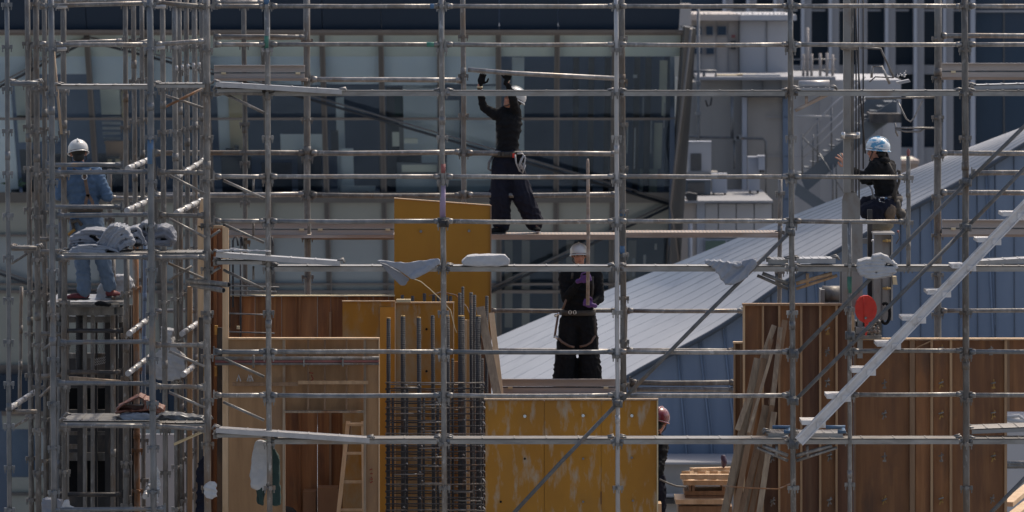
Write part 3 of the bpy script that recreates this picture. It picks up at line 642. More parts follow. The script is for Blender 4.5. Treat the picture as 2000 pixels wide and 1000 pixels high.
# short struts left of the first post
for y in (352, 438, 700, 785): bracket(fs, (436, y), 516, y + 36, Y=F + .05)
for y in (190, 535): bracket(fs, (436, y - 8), 515, y + 30, Y=F + .05); 
for x, y in ((495, 347), (495, 434), (495, 520), (495, 693)): MB().tube([P(x, y, F + .05), P(x, y + 26, F + .05)], .011, 6).build('strut', galvd, fs)
# long diagonal braces
def brace(pts, Y, m=galv, r=.021): return MB().tube([P(x, y, Y) for x, y in pts], r, 10).build('brace', m, fs)
steel_d = mat('dull_dark_galvanised', (.13, .135, .14), (.085, .088, .092), (12, 12, 12), rough=.6, metal=.2, c3=(.17, .13, .1), s3=(4, 4, 4), t3=(.56, .7))
brace([(1540, 456), (1372, 622), (1212, 785)], F - .08, steel_d); brace([(1206, 788), (1100, 898), (985, 1022)], F - .08, steel_d)
brace([(2040, 208), (1893, 352)], F - .08, steel_d); brace([(1886, 358), (1720, 524), (1553, 694)], F - .08, steel_d)
brace([(2040, 288), (1893, 440)], F - .08, steel_d); brace([(1886, 446), (1720, 615), (1553, 782)], F - .08, steel_d)
brace([(1925, 1012), (2030, 905)], F - .08, steel_d)
for x, y in ((1206, 787), (1888, 355), (1888, 443), (1550, 690), (1550, 782), (1543, 452), (1888, 522), (1550, 868), (867, 435), (1660, 655)):
    o = MB().tube([P(x, y - 8, F - .02), P(x, y + 8, F - .02)], .05, 12); o.tube([P(x - 5, y, F - .1), P(x + 9, y, F - .1)], .03, 10); o.tube([P(x + 7, y - 5, F - .13), P(x + 7, y + 9, F - .13)], .016, 8)
    o.build('swivel_coupler', steel_d if x != 867 else darksteel, fs)
# platform brackets
for x, y, s_ in ((1547, 540, -1), (1547, 540, 1), (1547, 876, -1), (1547, 876, 1), (1547, 190, 1)):
    x1 = x + s_ * (64 if s_ > 0 else 44); yy = y - 22 + (16 if s_ > 0 else 0)
    if y == 190: MB().tube([P(x + 6, 216, F), P(x + 78, 180, F)], .019, 8).tube([P(x + 28, 188, F), P(x + 28, 205, F)], .017, 8).build('bracket', plankw, fs); continue
    MB().tube([P(x + s_ * 8, y + 14, F), P(x1 + s_ * 14, y - 6, F)], .02, 8).tube([P(x + s_ * 8, y + 24, F + .02), P(x1 + s_ * 24, y - 2, F + .02)], .016, 8).tube([P(x + s_ * 30, y - 6, F), P(x + s_ * 30, y + 16, F)], .016, 8).build('bracket', stud if (y == 540 and s_ > 0) else galv, fs)
# ------------------------------------------------ decks of the front scaffold
lv = {182: 'at top deck level', 525: 'at middle deck level', 862: 'at lowest deck level'}
bay = {1: '', 2: 'before the two black clad workers', 3: 'right of the two black clad workers', 4: 'in the crouching worker bay', 5: 'cut by the right picture edge'}
bay[1] = 'left of the two black clad workers'
for y in (182, 525, 862):
    for k in (1, 2, 3, 4, 5):
        x0, x1 = spans[k]
        if y == 182 and k in (1, 2, 3): wd = .12
        else: wd = .26
        plank(f'flat grey steel plank {lv[y]} {bay[k]}', x0 + 7, x1 - 7, y - 5.5, F - .032, w=wd + .06, h=.058, m=deckm)
# tilted planks that stick out to the right of the thick left post
for y0, x1, dy, lb in ((160, 668, 15, 'highest long plank slanting right from the thick left post'), (493, 664, 17, 'middle long plank slanting right from the thick left post, above brown boards'), (836, 722, 20, 'lowest long plank slanting right from the thick left post, above green jacket')):
    plank(lb, 422, x1, y0, F - .15, w=.24, h=.05, m=alu, tilt=dy, group='slanting planks')
for y0, lb in ((172, 'short grey plank ending under the highest slanting plank'), (508, 'short grey plank ending under the middle slanting plank'), (846, 'short grey plank ending under the lowest slanting plank')):
    plank(lb, 424, 512, y0, F - .1, w=.22, h=.045, m=deckm, group='short planks')
# decks near the stair and the hoist
for args, lb in (((1500, 1540, 507, F + .1), 'short worn steel plank end left of the fourth tall post, level with the draped tarps'), ((1556, 1632, 505, F + .1), 'short pale steel plank between fourth tall post and hoist, level with the draped tarps'), ((1556, 1628, 172, F + .1), 'pale board end on top of the highest deck right of the fourth tall post'),
                 ((1556, 1646, 846, F + .1), 'pale plank with blue end fittings below the white stair foot'), ((1500, 1541, 846, F + .1), 'short plank with blue rim left of the fourth tall post, beside the leaning timbers')):
    t = plank(lb, *args, w=.42, h=.05, m=alu if 'pale' in lb else deckm, group='short planks')
    if 'blue' in lb:
        a = P(args[1] - 10, args[2], args[3]); MB().tube([a + Vector((0, 0, .015)), a + Vector((.07, 0, .015)), a + Vector((.07, .2, .02))], .02, 8).build('end_fitting', bluetape, t); MB().tube([a + Vector((-.1, .35, .03)), a + Vector((.1, .35, .03))], .02, 8).build('end_fitting', bluetape, t)
tag(MB().tube([P(1560, 166, F + .3), P(1620, 165, F + .3)], [.05, .05], 10).build('rolled_sheet', alu), 'rolled pale sheet lying on the highest deck right of the fourth tall post', 'roll')
plank('dark metal tray lying on the lowest deck at the right picture edge', 1898, 2050, 838, F + .2, w=.5, h=.05, m=pgrey, tilt=-6, group='planks at the right edge')
plank('thin pale plank lying on the highest deck at the right picture edge', 1902, 2050, 166, F + .2, w=.4, h=.05, m=alu, tilt=-4, group='planks at the right edge')
plank('thin pale plank lying on the middle deck at the right picture edge', 1905, 2050, 510, F + .2, w=.35, h=.05, m=alu, tilt=-8, group='planks at the right edge')
# ================================================================== aluminium stair
st2 = thing('stair_flight', 'white aluminium scaffold stair flight rising to the right picture edge', 'stairs', P(1560, 860, F - .35))
stairw = mat('white_aluminium', (.62, .61, .61), (.52, .51, .51), (6, 6, 6), rough=.5, metal=.1, c3=(.42, .39, .37), s3=(9, 9, 9), t3=(.56, .7))
def stringer(Y): MB().beam(P(1560, 862, Y), P(2030, 373, Y), .02, .105, Vector((0, 0, 1))).beam(P(1557, 856, Y - .012), P(2026, 368, Y - .012), .05, .016).beam(P(1567, 869, Y - .012), P(2035, 382, Y - .012), .05, .012).build('stringer', stairw, st2)
stringer(F - .45); stringer(F + .05)
for k in range(9):
    u = (k + .62) / 9.6; x = 1560 + 470 * u; y = 862 - 489 * u
    mb = MB(); a = P(x - 24, y - 4, F - .44); b = P(x + 22, y - 4, F - .44)
    mb.box((a.x, F - .43, a.z - .018), (b.x, F + .04, a.z + .016)); mb.box((a.x, F - .475, a.z - .016), (a.x + .09, F - .43, a.z + .03)); mb.box((b.x - .09, F - .475, a.z - .045), (b.x, F - .43, a.z + .012)); mb.build('tread', stairw, st2)
# ================================================================== rear scaffold
rs = thing('scaffold', 'farther scaffold row of browner rails behind the workers, passing behind the yellow panel', 'scaffold', P(1200, 1100, R), 'site scaffolding')
post(rs, 599, 602, R, r=.038, m=galvd, col0=80); post(rs, 904, 907, R, y1=600, r=.029, m=galvd, col0=72)
post(rs, 1222, 1214, R, y0=600, y1=790, r=.03, m=galvd, collars=False)
post(rs, 1524, 1522, R, y0=350, y1=660, r=.025, m=galvd, col0=378); post(rs, 1832, 1831, R, y1=800, r=.041, m=galvd, cm=galvd, col0=76)
post(rs, 476, 482, R, r=.028, m=galvd, col0=12, bands=((905, 12, greentape),))
for y, segs in ((73, ((420, 595), (608, 900))), (155, ((608, 902),)), (299, ((303, 595), (608, 900), (912, 1205))), (381, ((303, 595), (608, 900), (912, 1205))), (607, ((958, 1205), (1225, 1452))), (684, ((958, 1205), (1225, 1432))),
                (70, ((1838, 2060),)), (299, ((1838, 2060),)), (376, ((1838, 2060),)), (607, ((1838, 2060),)), (338, ((1900, 2060),)), (455, ((1838, 2060),)), (747, ((1232, 1436),)), (761, ((1232, 1436),))):
    for x0, x1 in segs:
        if (y, x0) == (73, 608): continue
        ledger(rs, P(x0, y, R), P(x1, y + R_(-2, 2), R), r=.030 if y not in (73, 684, 607) else .025, m=random.choice([galv, galv, galvd]) if y != 73 else galv)
for x0, x1, y, lb in ((608, 902, 460, 'brown wooden walking plank behind the grey middle rails, left of the yellow panel'), (960, 1206, 460, 'brown walking plank on which the worker with raised arms stands'), (1222, 1520, 456, 'worn walking plank crossing in front of the low parapet building')):
    t = thing('scaffold_plank', lb, 'scaffold plank', P(x0, y, R - .1), 'brown planks of the farther scaffold')
    a = P(x0, y - 2, R - .15); b = P(x1, y + 8, R - .15); MB().box((a.x, R - .17, b.z), (b.x, R + .33, a.z)).build('board', plankw, t)
    mb = MB()
    for k in range(int((x1 - x0) / 7)): q = P(x0 + 4 + k * 7, y - 2, R - .12); mb.box((q.x, R - .12, q.z), (q.x + .012, R + .28, q.z + .004))
    mb.build('tread_ribs', galvd, t)
def toe(x0, x1, y0, y1, Y, lb, n=2):
    t = thing('toe_board', lb, 'toe board', P((x0 + x1) / 2, y1, Y), 'pale toe boards along the farther decks')
    h = (y1 - y0)
    MB().pbox(x0, y0 + 1, x1, y0 + h * .5, Y - .02, .03).build('upper_board', toeb, t)
    MB().pbox(x0, y0 + h * .5 + .4, x1, y0 + h * .62, Y + .005, .02).build('gap_strip', steelblue, t)
    MB().pbox(x0, y0 + h * .63, x1, y1, Y - .015, .03).build('lower_board', toeb, t)
    a = P(x0, y0, Y - .035); b = P(x1, y0, Y - .035); MB().beam(a, b, .05, .012).build('top_edge', toeb, t)
    for x in (x0 + (x1 - x0) * .08, x0 + (x1 - x0) * .9): MB().pbox(x, y0 + h * .52, x + 9, y0 + h * .68, Y - .04, .02).build('clip', cream, t)
toe(418, 595, 128, 153, R - .2, 'pale double toe board above the highest slanting plank')
toe(446, 600, 433, 459, R - .2, 'pale double toe board right of the wooden pillar form, behind the rails'); toe(608, 769, 433, 459, R - .2, 'pale double toe board ending at the left edge of the tall yellow panel')
toe(974, 1202, 741, 768, R - .4, 'pale double toe board at the feet of the worker holding the pole')
toe(1840, 2060, 124, 151, R - .2, 'highest pale toe board at the right picture edge'); toe(1840, 2060, 430, 458, R - .2, 'lower pale toe board at the right picture edge, over the blue wall')
tag(MB().pbox(418, 153, 600, 158, R - .25, .6).build('wooden_deck', plankw), 'brown wooden deck edge under the pale toe board near the top left', 'wooden deck')
tag(MB().pbox(446, 459, 769, 465, R - .25, .6).build('wooden_deck', plankw), 'brown wooden deck edge under the toe boards left of the yellow panel', 'wooden deck')
tag(MB().pbox(974, 768, 1204, 776, R - .45, .9).build('wooden_deck', plankw), 'wooden deck under the worker holding the long pole', 'wooden deck')
tag(MB().pbox(1840, 458, 2060, 463, R - .2, .6).build('wooden_deck', plankw), 'wooden deck edge under the lower right toe board', 'wooden deck')
tag(MB().pbox(1840, 151, 2060, 156, R - .2, .6).build('wooden_deck', plankw), 'wooden deck edge under the highest right toe board', 'wooden deck')
# ================================================================== left side scaffold
ls = thing('scaffold', 'dense cluster of scaffold poles around the denim clad worker at the far left', 'scaffold', P(200, 1100, 55), 'site scaffolding')
for (x0, x1, Y, r, m_, kw) in (
    (13, 19, 53.2, .024, steelblue, dict(col0=10, pitch=81)), (53, 62, 57, .029, galvd, dict(col0=86)), (70, 76, 55.5, .031, galvd, dict(col0=9)),
    (86, 90, 57, .027, galvd, dict(col0=10)), (99, 106, 53.4, .031, steelblue, dict(col0=11)), (124, 127, 55.8, .030, galvd, dict(col0=12)),
    (245, 246, 57.5, .027, galvd, dict(col0=9)), (260, 265, 58.2, .027, galvd, dict(col0=80, y1=520)), (277, 281, 59, .026, galvd, dict(col0=78)),
    (292, 300, 53.4, .033, steelblue, dict(col0=10, bands=((270, 50, bluetape),))), (317, 324, 55.5, .028, galvd, dict(col0=9)), (341, 346, 56.4, .029, galv, dict(col0=12)),
    (350, 356, 57.3, .026, galvd, dict(col0=12)), (364, 369, 58, .028, galvd, dict(col0=12)), (380, 383, 58.7, .030, galvd, dict(col0=14)), (394, 396, 59.3, .028, galvd, dict(col0=9)),
    (265, 268, 58.2, .034, rusty, dict(y0=480, col0=563)), (284, 280, 58.5, .022, wallb, dict(y0=470, y1=770, collars=False)), (214, 214, 58.6, .026, galvd, dict(y0=330, y1=600, col0=430)), (118, 114, 56.8, .024, steelblue, dict(y0=400, col0=470)), (42, 38, 58, .02, galvd, dict(y0=560, y1=800, collars=False)),
    (221, 221, 56.6, .026, galvd, dict(y0=500, y1=1050, collars=False)), (247, 247, 55.6, .031, galvd, dict(y0=500, col0=573))):
    post(ls, x0, x1, Y, r=r, m=m_, **kw)
for x0, y0, x1, y1, Y, m_ in (
    (78, 12, 290, 6, 53.6, galv), (302, 4, 400, 13, 53.6, galvd), (108, 13, 132, 12, 53.6, alu), (300, 12, 324, 12, 53.6, alu), (345, 11, 398, 12, 54.6, galvd), (418, 5, 516, 5, 54.3, galv), (80, 3, 290, 1, 57.2, galv),
    (78, 86, 240, 80, 56, galv), (110, 88, 292, 87, 53.6, galv), (246, 92, 290, 80, 54.5, galv), (304, 87, 400, 80, 53.6, galv), (108, 96, 130, 94, 53.6, alu), (302, 94, 322, 92, 53.6, alu), (420, 71, 596, 72, 59.8, galv),
    (20, 163, 74, 162, 54.5, steelblue), (92, 322, 238, 322, 55.2, steelblue), (106, 337, 292, 335, 53.6, steelblue), (310, 336, 398, 337, 53.8, galvd), (92, 404, 236, 404, 55.2, steelblue), (112, 421, 292, 419, 53.6, steelblue), (312, 420, 398, 421, 53.8, galvd),
    (22, 485, 72, 485, 54.5, galvd), (64, 467, 96, 467, 56, galvd), (80, 492, 120, 490, 55, galvd), (112, 503, 292, 502, 53.6, steelblue), (304, 503, 402, 502, 53.8, galv), (120, 646, 240, 646, 56.2, darksteel), (80, 652, 122, 652, 56.2, galvd), (118, 669, 292, 667, 53.6, steelblue), (302, 674, 398, 674, 53.8, galvd),
    (78, 735, 122, 732, 56.2, galvd), (125, 727, 238, 727, 56.4, darksteel), (114, 748, 292, 749, 53.6, steelblue), (302, 754, 398, 756, 53.8, galvd), (24, 804, 72, 804, 54.5, galvd), (118, 831, 292, 832, 53.6, galv), (304, 832, 398, 838, 53.8, galv), (108, 966, 238, 966, 56, darksteel),
    (105, 996, 320, 994, 53.4, steelblue), (304, 608, 380, 606, 58.6, galv), (302, 383, 398, 384, 59.5, galv), (215, 386, 290, 387, 59.3, galv), (90, 344, 125, 344, 55, galvd), (90, 352, 104, 418, 55, galvd) if False else (80, 492, 121, 491, 55, galvd)):
    a, b = P(x0, y0, Y), P(x1, y1, Y); ledger(ls, a, b, r=.024, m=m_)
# depthwise ledgers with bright couplers catching the sun
def depthledger(x0, y0, x1, y1, Y0):
    Y1 = Y0 * (y0 + 100) / (y1 + 100)
    a, b = P(x0, y0, Y0), P(x1, y1, Y1); d = b - a
    o = MB().tube([a, b], .024, 10).build('ledger', galv, ls)
    for u in (.08, .36, .62, .9): q = a + d * u; MB().tube([q - d.normalized() * .30, q + d.normalized() * .16], .031, 10).build('coupler', alu, o)
for a in ((345, 346, 402, 310, 54.4), (346, 415, 396, 390, 54.4), (252, 328, 290, 312, 55), (250, 410, 294, 390, 55), (254, 650, 296, 618, 55), (252, 728, 296, 694, 55), (20, 797, 72, 763, 54.4), (360, 730, 396, 700, 55), (358, 650, 395, 625, 56), (285, 966, 296, 940, 55)): depthledger(*a)
for x0, y0, x1, y1, Y, m_ in ((332, 343, 400, 378, 53.9, galv), (330, 427, 402, 464, 53.9, galv), (22, 515, 54, 495, 54.5, galvd), (24, 835, 54, 818, 54.5, galvd), (330, 548, 375, 520, 54.6, galvd), (328, 514, 400, 545, 54.6, galvd), (330, 686, 400, 716, 53.9, galv), (330, 766, 400, 796, 53.9, galv),
                               (320, 210, 398, 172, 56, rusty), (310, 182, 400, 212, 56, galvd), (340, 868, 398, 842, 54.6, cream), (78, 775, 100, 755, 54.4, galvd), (82, 685, 104, 668, 54.4, galvd), (400, 470, 430, 450, 54, galvd), (408, 536, 430, 522, 54, galv)):
    MB().tube([P(x0, y0, Y), P(x1, y1, Y)], .014, 8).build('strut', m_, ls)
for x0, x1, y, Y, w_, lb in ((112, 292, 166, 53.7, .55, 'steel deck above the denim clad worker, at the top left'), (304, 400, 163, 53.9, .5, 'steel deck piece just left of the thick left post near the top'), (22, 72, 159, 54.6, .3, 'narrow steel deck end at the upper left picture edge'), (305, 400, 493, 53.9, .5, 'steel deck piece holding the right end of the tarp pile'), (122, 292, 494, 53.7, .7, 'steel deck carrying the folded grey tarps, middle left'),
                        (122, 292, 822, 53.7, .9, 'wide steel deck below the tool tower top with sun patches, lower left'), (304, 400, 826, 53.9, .8, 'steel deck piece left of the thick left post, beside the brown tarp'), (24, 72, 482, 54.6, .3, 'narrow steel deck end at the left edge, level with the folded tarps')):
    for k in range(2 if w_ > .5 else 1):
        pass
    plank(lb, x0, x1, y, Y, w=w_, h=.045, m=deckm, group='steel decks of the left scaffold')
# upright sheet ends and clips near the top
for k in range(5):
    t = thing('hanging_clamp', ['leftmost', 'second', 'middle', 'fourth', 'rightmost'][k] + ' bright metal clamp in the row between poles near the top left', 'clamp', P(346 + k * 11, 150, 56 + k * .6), 'bright clamps on the top left deck')
    x, y, Y = 344 + k * 11, 128 - k * 1.6, 56 + k * .6
    MB().pbox(x, y + 10, x + 3, y + 22, Y, .05).pbox(x - 1, y + 12, x + 4, y + 15, Y - .02, .09).build('jaw', galv, t); MB().tube([P(x + 1, y, Y), P(x + 1.5, y + 10, Y)], .014, 8).tube([P(x - 1, y + 4, Y), P(x + 4, y + 4, Y)], .01, 8).build('bolt', alu, t)
# wooden pole across the top-left poles
tag(MB().tube([P(104, 90, 54.6), P(113, 190, 54.6), P(120, 262, 54.6)], .014, 8).build('slim_wood_pole', oldwood), 'slim wooden pole leaning between the far left posts near the top', 'pole')
# pipes lying with dark open ends
for (x0, y0, x1, y1, lb) in ((368, 548, 446, 556, 'upper one of two grey pipes with dark open ends beside the wooden pillar form'), (375, 556, 436, 567, 'lower one of two grey pipes with dark open ends beside the wooden pillar form')):
    t = thing('loose_pipe', lb, 'pipe', P(x0, y0, 53.8), 'loose pipes'); a, b = P(x0, y0, 54.1), P(x1, y1, 53.6)
    MB().tube([a, b], .028, 12).build('tube', galvd, t); MB().tube([b - Vector((.0, -.005, 0)), b + (b - a).normalized() * .004], .02, 12).build('open_end', black, t)
# ================================================================== shoring tower on the left
sh = thing('shoring_tower', 'dark steel lift tower with expanded metal mesh and flat top under the denim clad worker', 'lift tower', P(170, 1100, 57))
def sb(name, m, x0, y0, x1, y1, Y, th=.1): return MB().pbox(x0, y0, x1, y1, Y, th).build(name, m, sh)
sb('top_platform', galv, 92, 590, 240, 594, 56.2, 1.3); sb('platform_edge', galvd, 128, 594, 232, 600, 56.1, .1); sb('platform_edge', galvd, 92, 600, 240, 616, 56.3, .08); sb('platform_end', officed, 223, 601, 227, 614, 56.27, .03)
sb('cross_beam', galvd, 95, 618, 238, 630, 57.2, .1)
for x0, x1, Y, m_ in ((96, 108, 57.2, galvd), (128, 134, 56.6, galvd), (151, 162, 56.9, darksteel), (162, 169, 56.5, galvd), (177, 184, 56.5, galvd), (186, 190, 57.4, darksteel), (205, 215, 57.3, darksteel), (216, 222, 56.7, galvd), (224, 230, 57.0, darksteel), (232, 240, 57.3, darksteel), (110, 116, 57.4, darksteel), (250, 256, 57.6, darksteel), (257, 263, 58.2, darksteel)):
    sb('column', m_, x0, 596, x1, 1060, Y, .07)
sb('back_sheet', darksteel, 92, 700, 256, 1060, 58, .05); sb('back_sheet', black, 134, 758, 206, 802, 57.6, .05); sb('back_sheet', black, 134, 888, 205, 960, 57.6, .05)
for x0, y0, x1, y1 in ((100, 800, 240, 812), (120, 843, 230, 850), (135, 868, 164, 877), (96, 884, 214, 900), (100, 690, 230, 700)): sb('cross_beam', galvd, x0, y0, x1, y1, 57.45, .05)
for bx0, bx1 in ((136, 150), (185, 206)):
    mb = MB()
    x = bx0
    for k in range(60):
        for s_ in (0, 1):
            pass
    nx = int((bx1 - bx0) / 5) + 1
    for i in range(nx):
        for j in range(8):
            cx = bx0 + i * 5 + (2.5 if j % 2 else 0); cy = 654 + j * 5.6
            q = [P(cx, cy - 5.6, 57.5), P(cx + 2.5, cy, 57.5), P(cx, cy + 5.6, 57.5), P(cx - 2.5, cy, 57.5)]
            for a in range(4): mb.beam(q[a], q[(a + 1) % 4], .003, .0045, Vector((0, 1, 0)))
    mb.build('mesh_panel', galv, sh)
mb = MB()
for i in range(6):
    for j in range(3):
        q = P(187 + i * 3.4, 704 + j * 5 - i * .8, 57.3); mb.beam(q, q + Vector((.012, 0, .022)), .004, .006, Vector((0, 1, 0))); mb.beam(q, q + Vector((-.012, 0, .022)), .004, .006, Vector((0, 1, 0)))
mb.build('mesh_scrap', alu, sh)
MB().tube([P(155, 604, 56.6), P(155, 720, 56.6)], .035, 10).build('guide_screw', darksteel, sh)
mb = MB()
for k in range(30): mb.tube([P(155, 604 + k * 4, 56.6), P(155, 605.6 + k * 4, 56.6)], .041, 10)
mb.build('screw_thread', darksteel, sh)
tag(MB().prism([(134, 736), (150, 737), (238, 744), (238, 746), (136, 743)], 55.9, .1).build('wooden_batten', oldwood), 'thin wooden batten lying on the rail inside the left tower', 'batten')
tag(MB().pbox(260, 848, 396, 1080, 60.5, .05).build('white_sheet_panel', pgreyb), 'pale sheet fence panel behind the lower left poles', 'panel')
for x0, x1, m_ in ((300, 318, whitep), (330, 342, whitep), (268, 282, whitep), (370, 378, whitep)):
    pass
for x0, x1, Y, m_, lb in ((366, 375, 57.5, stud, 'orange brown timber post left of the thick left post'), (386, 400, 56.5, darksteel, 'dark pipe column just left of the wooden pillar form')):
    tag(MB().pbox(x0, 560, x1, 1060, Y, .08).build('timber_post' if 'timber' in lb else 'pipe_column', m_), lb, 'post')
# ================================================================== formwork
def fw(label, x, y, Y, group='formwork panels', name='wall_formwork'): return thing(name, label, 'formwork', P(x, y, Y), group)
def fb(par, name, m, x0, y0, x1, y1, Y, th=.04): return MB().pbox(x0, y0, x1, y1, Y, th).build(name, m, par)
def edge(par, x0, y0, x1, y1, Y, w_=1.6, m=pine): # thin sunlit cut edge
    return MB().beam(P(x0, y0, Y), P(x1, y1, Y), .012, .012).build('cut_edge', m, par)
# tall plain yellow panel
t = fw('tall plain yellow panel standing highest, left of the worker with raised arms', 864, 800, 58.4)
MB().prism([(770, 388), (957.5, 402), (958.5, 1080), (770, 1080)], 58.4, .04).build('sheet', yel, t)
MB().prism([(769.5, 386.4), (958.3, 400.4), (958.3, 402), (769.5, 388)], 58.38, .07).build('cut_edge', pine, t)
MB().prism([(957.6, 402), (959.8, 402), (959.8, 1080), (957.6, 1080)], 58.37, .1).build('cut_edge', studd, t)
for x, y in ((822, 452), (916, 451)): MB().tube([P(x, y, 58.36), P(x, y, 58.4)], .016, 8).build('bolt', galv, t)
MB().pbox(862, 404, 863, 580, 58.392, .02).build('sheet_joint', yel, t)
# big yellow panel in front
t = fw('big scuffed yellow panel in the foreground, bottom centre', 1115, 1000, 55.2)
fb(t, 'sheet', yelw, 948, 782, 1062.6, 1080, 55.2, .04); fb(t, 'sheet', yelw, 1063.4, 782, 1174, 1080, 55.2, .04); fb(t, 'sheet', yelw, 1174.6, 782, 1283, 1080, 55.2, .04)
fb(t, 'seam_strip', yelc, 947, 854, 1284, 856.6, 55.195, .02); fb(t, 'cut_edge', oldwood, 945.5, 779.5, 1286, 782.2, 55.16, .12); fb(t, 'cut_edge', cream, 1283, 782, 1285.6, 1080, 55.17, .1); fb(t, 'backing', ply, 950, 784, 1282, 1080, 55.25, .06)
for x, y in ((1025, 813), (1139, 812), (1234, 812), (1139, 896), (1234, 894), (1139, 980), (1236, 978)): 
    MB().tube([P(x, y, 55.165), P(x, y, 55.2)], .017 if y < 850 else .012, 10).build('bolt', chrome if y < 850 else galv, t)
for x, y in ((1025, 896), (978, 980)): MB().tube([P(x, y, 55.19), P(x, y, 55.2)], .012, 10).build('tie_hole', black, t)
fb(t, 'drip_mark', plyd, 1173, 960, 1175, 985, 55.19, .02)
# brown plank wall
t = fw('red brown board wall behind the doorway frame, left of the stained yellow panels', 560, 1000, 58.3)
x = 447; k = 0
while x < 770:
    w_ = [24, 27, 30, 22, 36, 34, 26, 32][k % 8]; x1 = min(x + w_, 770)
    fb(t, 'board', plyred if k % 3 != 2 else (ply if k % 2 else plyred), x + .4, 579 + R_(-1, 1), x1 - .4, 1080, 58.3 + R_(0, .012), .03)
    if k % 2 == 0: fb(t, 'batten', studd if k % 4 else plyred, x1 - 3, 610 if k % 4 else 580, x1 + 1, 1080, 58.26, .035)
    x = x1; k += 1
fb(t, 'cut_edge', cream, 446, 577, 771, 579, 58.24, .1)
# stained yellow panels
t = fw('orange yellow panel with cement stains left of the rebar cage', 720, 1000, 57.8)
fb(t, 'sheet', yelc, 669, 589, 771, 1080, 57.8); fb(t, 'cut_edge', pine, 668, 587.6, 772, 589.2, 57.78, .06); fb(t, 'bright_strip', mat('bright_orange_coating', (.62, .29, .03), (.52, .23, .025), (3, 3, 1), rough=.5), 742, 600, 771, 1080, 57.77, .02)
t = fw('cement stained yellow panel directly behind the vertical rebars', 829, 1000, 57.6)
fb(t, 'sheet', yelc, 773, 592, 885, 1080, 57.6); fb(t, 'cut_edge', pine, 771.5, 590, 887, 592.2, 57.57, .07); fb(t, 'cut_edge', pine, 885, 592, 886.7, 1080, 57.57, .07); fb(t, 'cut_edge', pine, 771, 592, 772.6, 1080, 57.57, .07)
for x, y in ((833, 643), (833, 725), (821, 768)): MB().tube([P(x, y, 57.59), P(x, y, 57.6)], .014, 8).build('tie_hole', black, t)
tag(MB().pbox(774, 585, 802, 590, 57.55, .1).build('wood_scrap', cream), 'small wood scrap lying on top of the panel behind the rebars', 'wood scrap')
tag(MB().tube([P(x, y, 57.2) for x, y in ((806, 544), (822, 550), (840, 565), (858, 582), (880, 606), (888, 640), (892, 650))], .006, 6).build('twine', cream), 'thin pale cord hanging from the draped tarp over the panel', 'cord')
tag(MB().tube([P(x, y, 57.9) for x, y in ((838, 578), (862, 570), (890, 576), (912, 600), (928, 640), (930, 700))], .008, 6).build('orange_hose', rusty), 'thin orange brown hose looping behind the rebars', 'hose')
# orange board, battens right of rebar
t = fw('plain orange board low behind the right rebars', 900, 1000, 57.3, name='formwork_board'); fb(t, 'sheet', mat('orange_board', (.36, .17, .06), (.32, .15, .05), (2, 2, 1), rough=.6), 887, 706, 904, 1080, 57.3)
for x0, x1, y0, lb in ((908, 913, 625, 'left one of two slim pale battens standing between the right rebars'), (915, 920, 625, 'right one of two slim pale battens standing between the right rebars')):
    tag(MB().pbox(x0, y0, x1, 1080, 57.1, .05).build('batten', pine), lb, 'batten', 'slim battens')
# leaning boards right of rebars
tag(MB().beam(P(938, 600, 56.6), P(972, 775, 56.3), .09, .05, Vector((0, 1, 0))).build('leaning_board', oldwood), 'weathered board leaning at the right side of the rebar cage', 'board', 'leaning boards')
tag(MB().beam(P(960, 612, 57.0), P(978, 770, 56.6), .06, .04, Vector((0, 1, 0))).build('leaning_board', pine), 'fresh pale board leaning behind the weathered one beside the rebar cage', 'board', 'leaning boards')
fbk = MB().pbox(926, 660, 957, 1080, 57.6, .05); tag(fbk.build('dark_board', plyd), 'dark board standing behind the right end of the rebar cage', 'board')
# ---- rebar cage
rb = thing('rebar_cage', 'dark steel rebar cage with tall ribbed bars and closely spaced ties, bottom centre', 'rebar cage', P(850, 1080, 56.6))
for x0, x1, y0, r, Y in ((759, 758, 622, .022, 56.5), (787, 788, 618, .025, 56.5), (818, 820, 621, .023, 56.5), (845, 848, 618, .021, 56.5), (874, 876, 618, .024, 56.5), (901, 906, 618, .036, 56.5), (934, 936, 618, .029, 56.5),
                         (804, 806, 578, .019, 57.2) if False else (795, 794, 760, .016, 57.2), (828, 827, 770, .014, 57.2), (855, 856, 770, .016, 57.2), (898, 898, 572, .018, 57.1), (904, 904, 560, .015, 57.0), (920, 922, 571, .018, 57.1), (927, 924, 576, .017, 57.2), (951, 949, 578, .018, 57.1), (767, 768, 770, .014, 57.2), (942, 942, 700, .014, 56.9), (884, 885, 700, .014, 57.2)):
    mb = MB().tube([P(x0, y0, Y), P(x1, 1080, Y)], r, 8)
    y = y0 + 3
    while y < 1075: mb.tube([P(x0 + (x1 - x0) * (y - y0) / (1080 - y0), y, Y), P(x0 + (x1 - x0) * (y - y0) / (1080 - y0), y + 1.2, Y)], r * 1.07, 8, False); y += 4.2
    o = mb.build('vertical_bar', rebar, rb)
    if Y == 56.5: MB().tube([P(x0, y0 - 2, Y), P(x0, y0 + 1, Y)], r * .9, 8).build('bar_tip', copper if x0 != 845 else rebar, o)
y = 747; k = 0
while y < 1010:
    o = MB().tube([P(754, y, 56.38), P(850, y + R_(-1, 1), 56.38), P(946, y + R_(-1.5, 1.5), 56.38)], .0085, 6).tube([P(754, y, 56.38), P(754, y + 2, 56.7)], .0085, 6).tube([P(946, y, 56.38), P(946, y + 3, 56.9)], .0085, 6).tube([P(757, y + 4, 57.25), P(944, y + 5, 57.25)], .007, 6)
    o.build('tie_bar', rebar if k % 4 else galvd, rb); y += 12.6 + R_(-1, 1); k += 1
y = 757
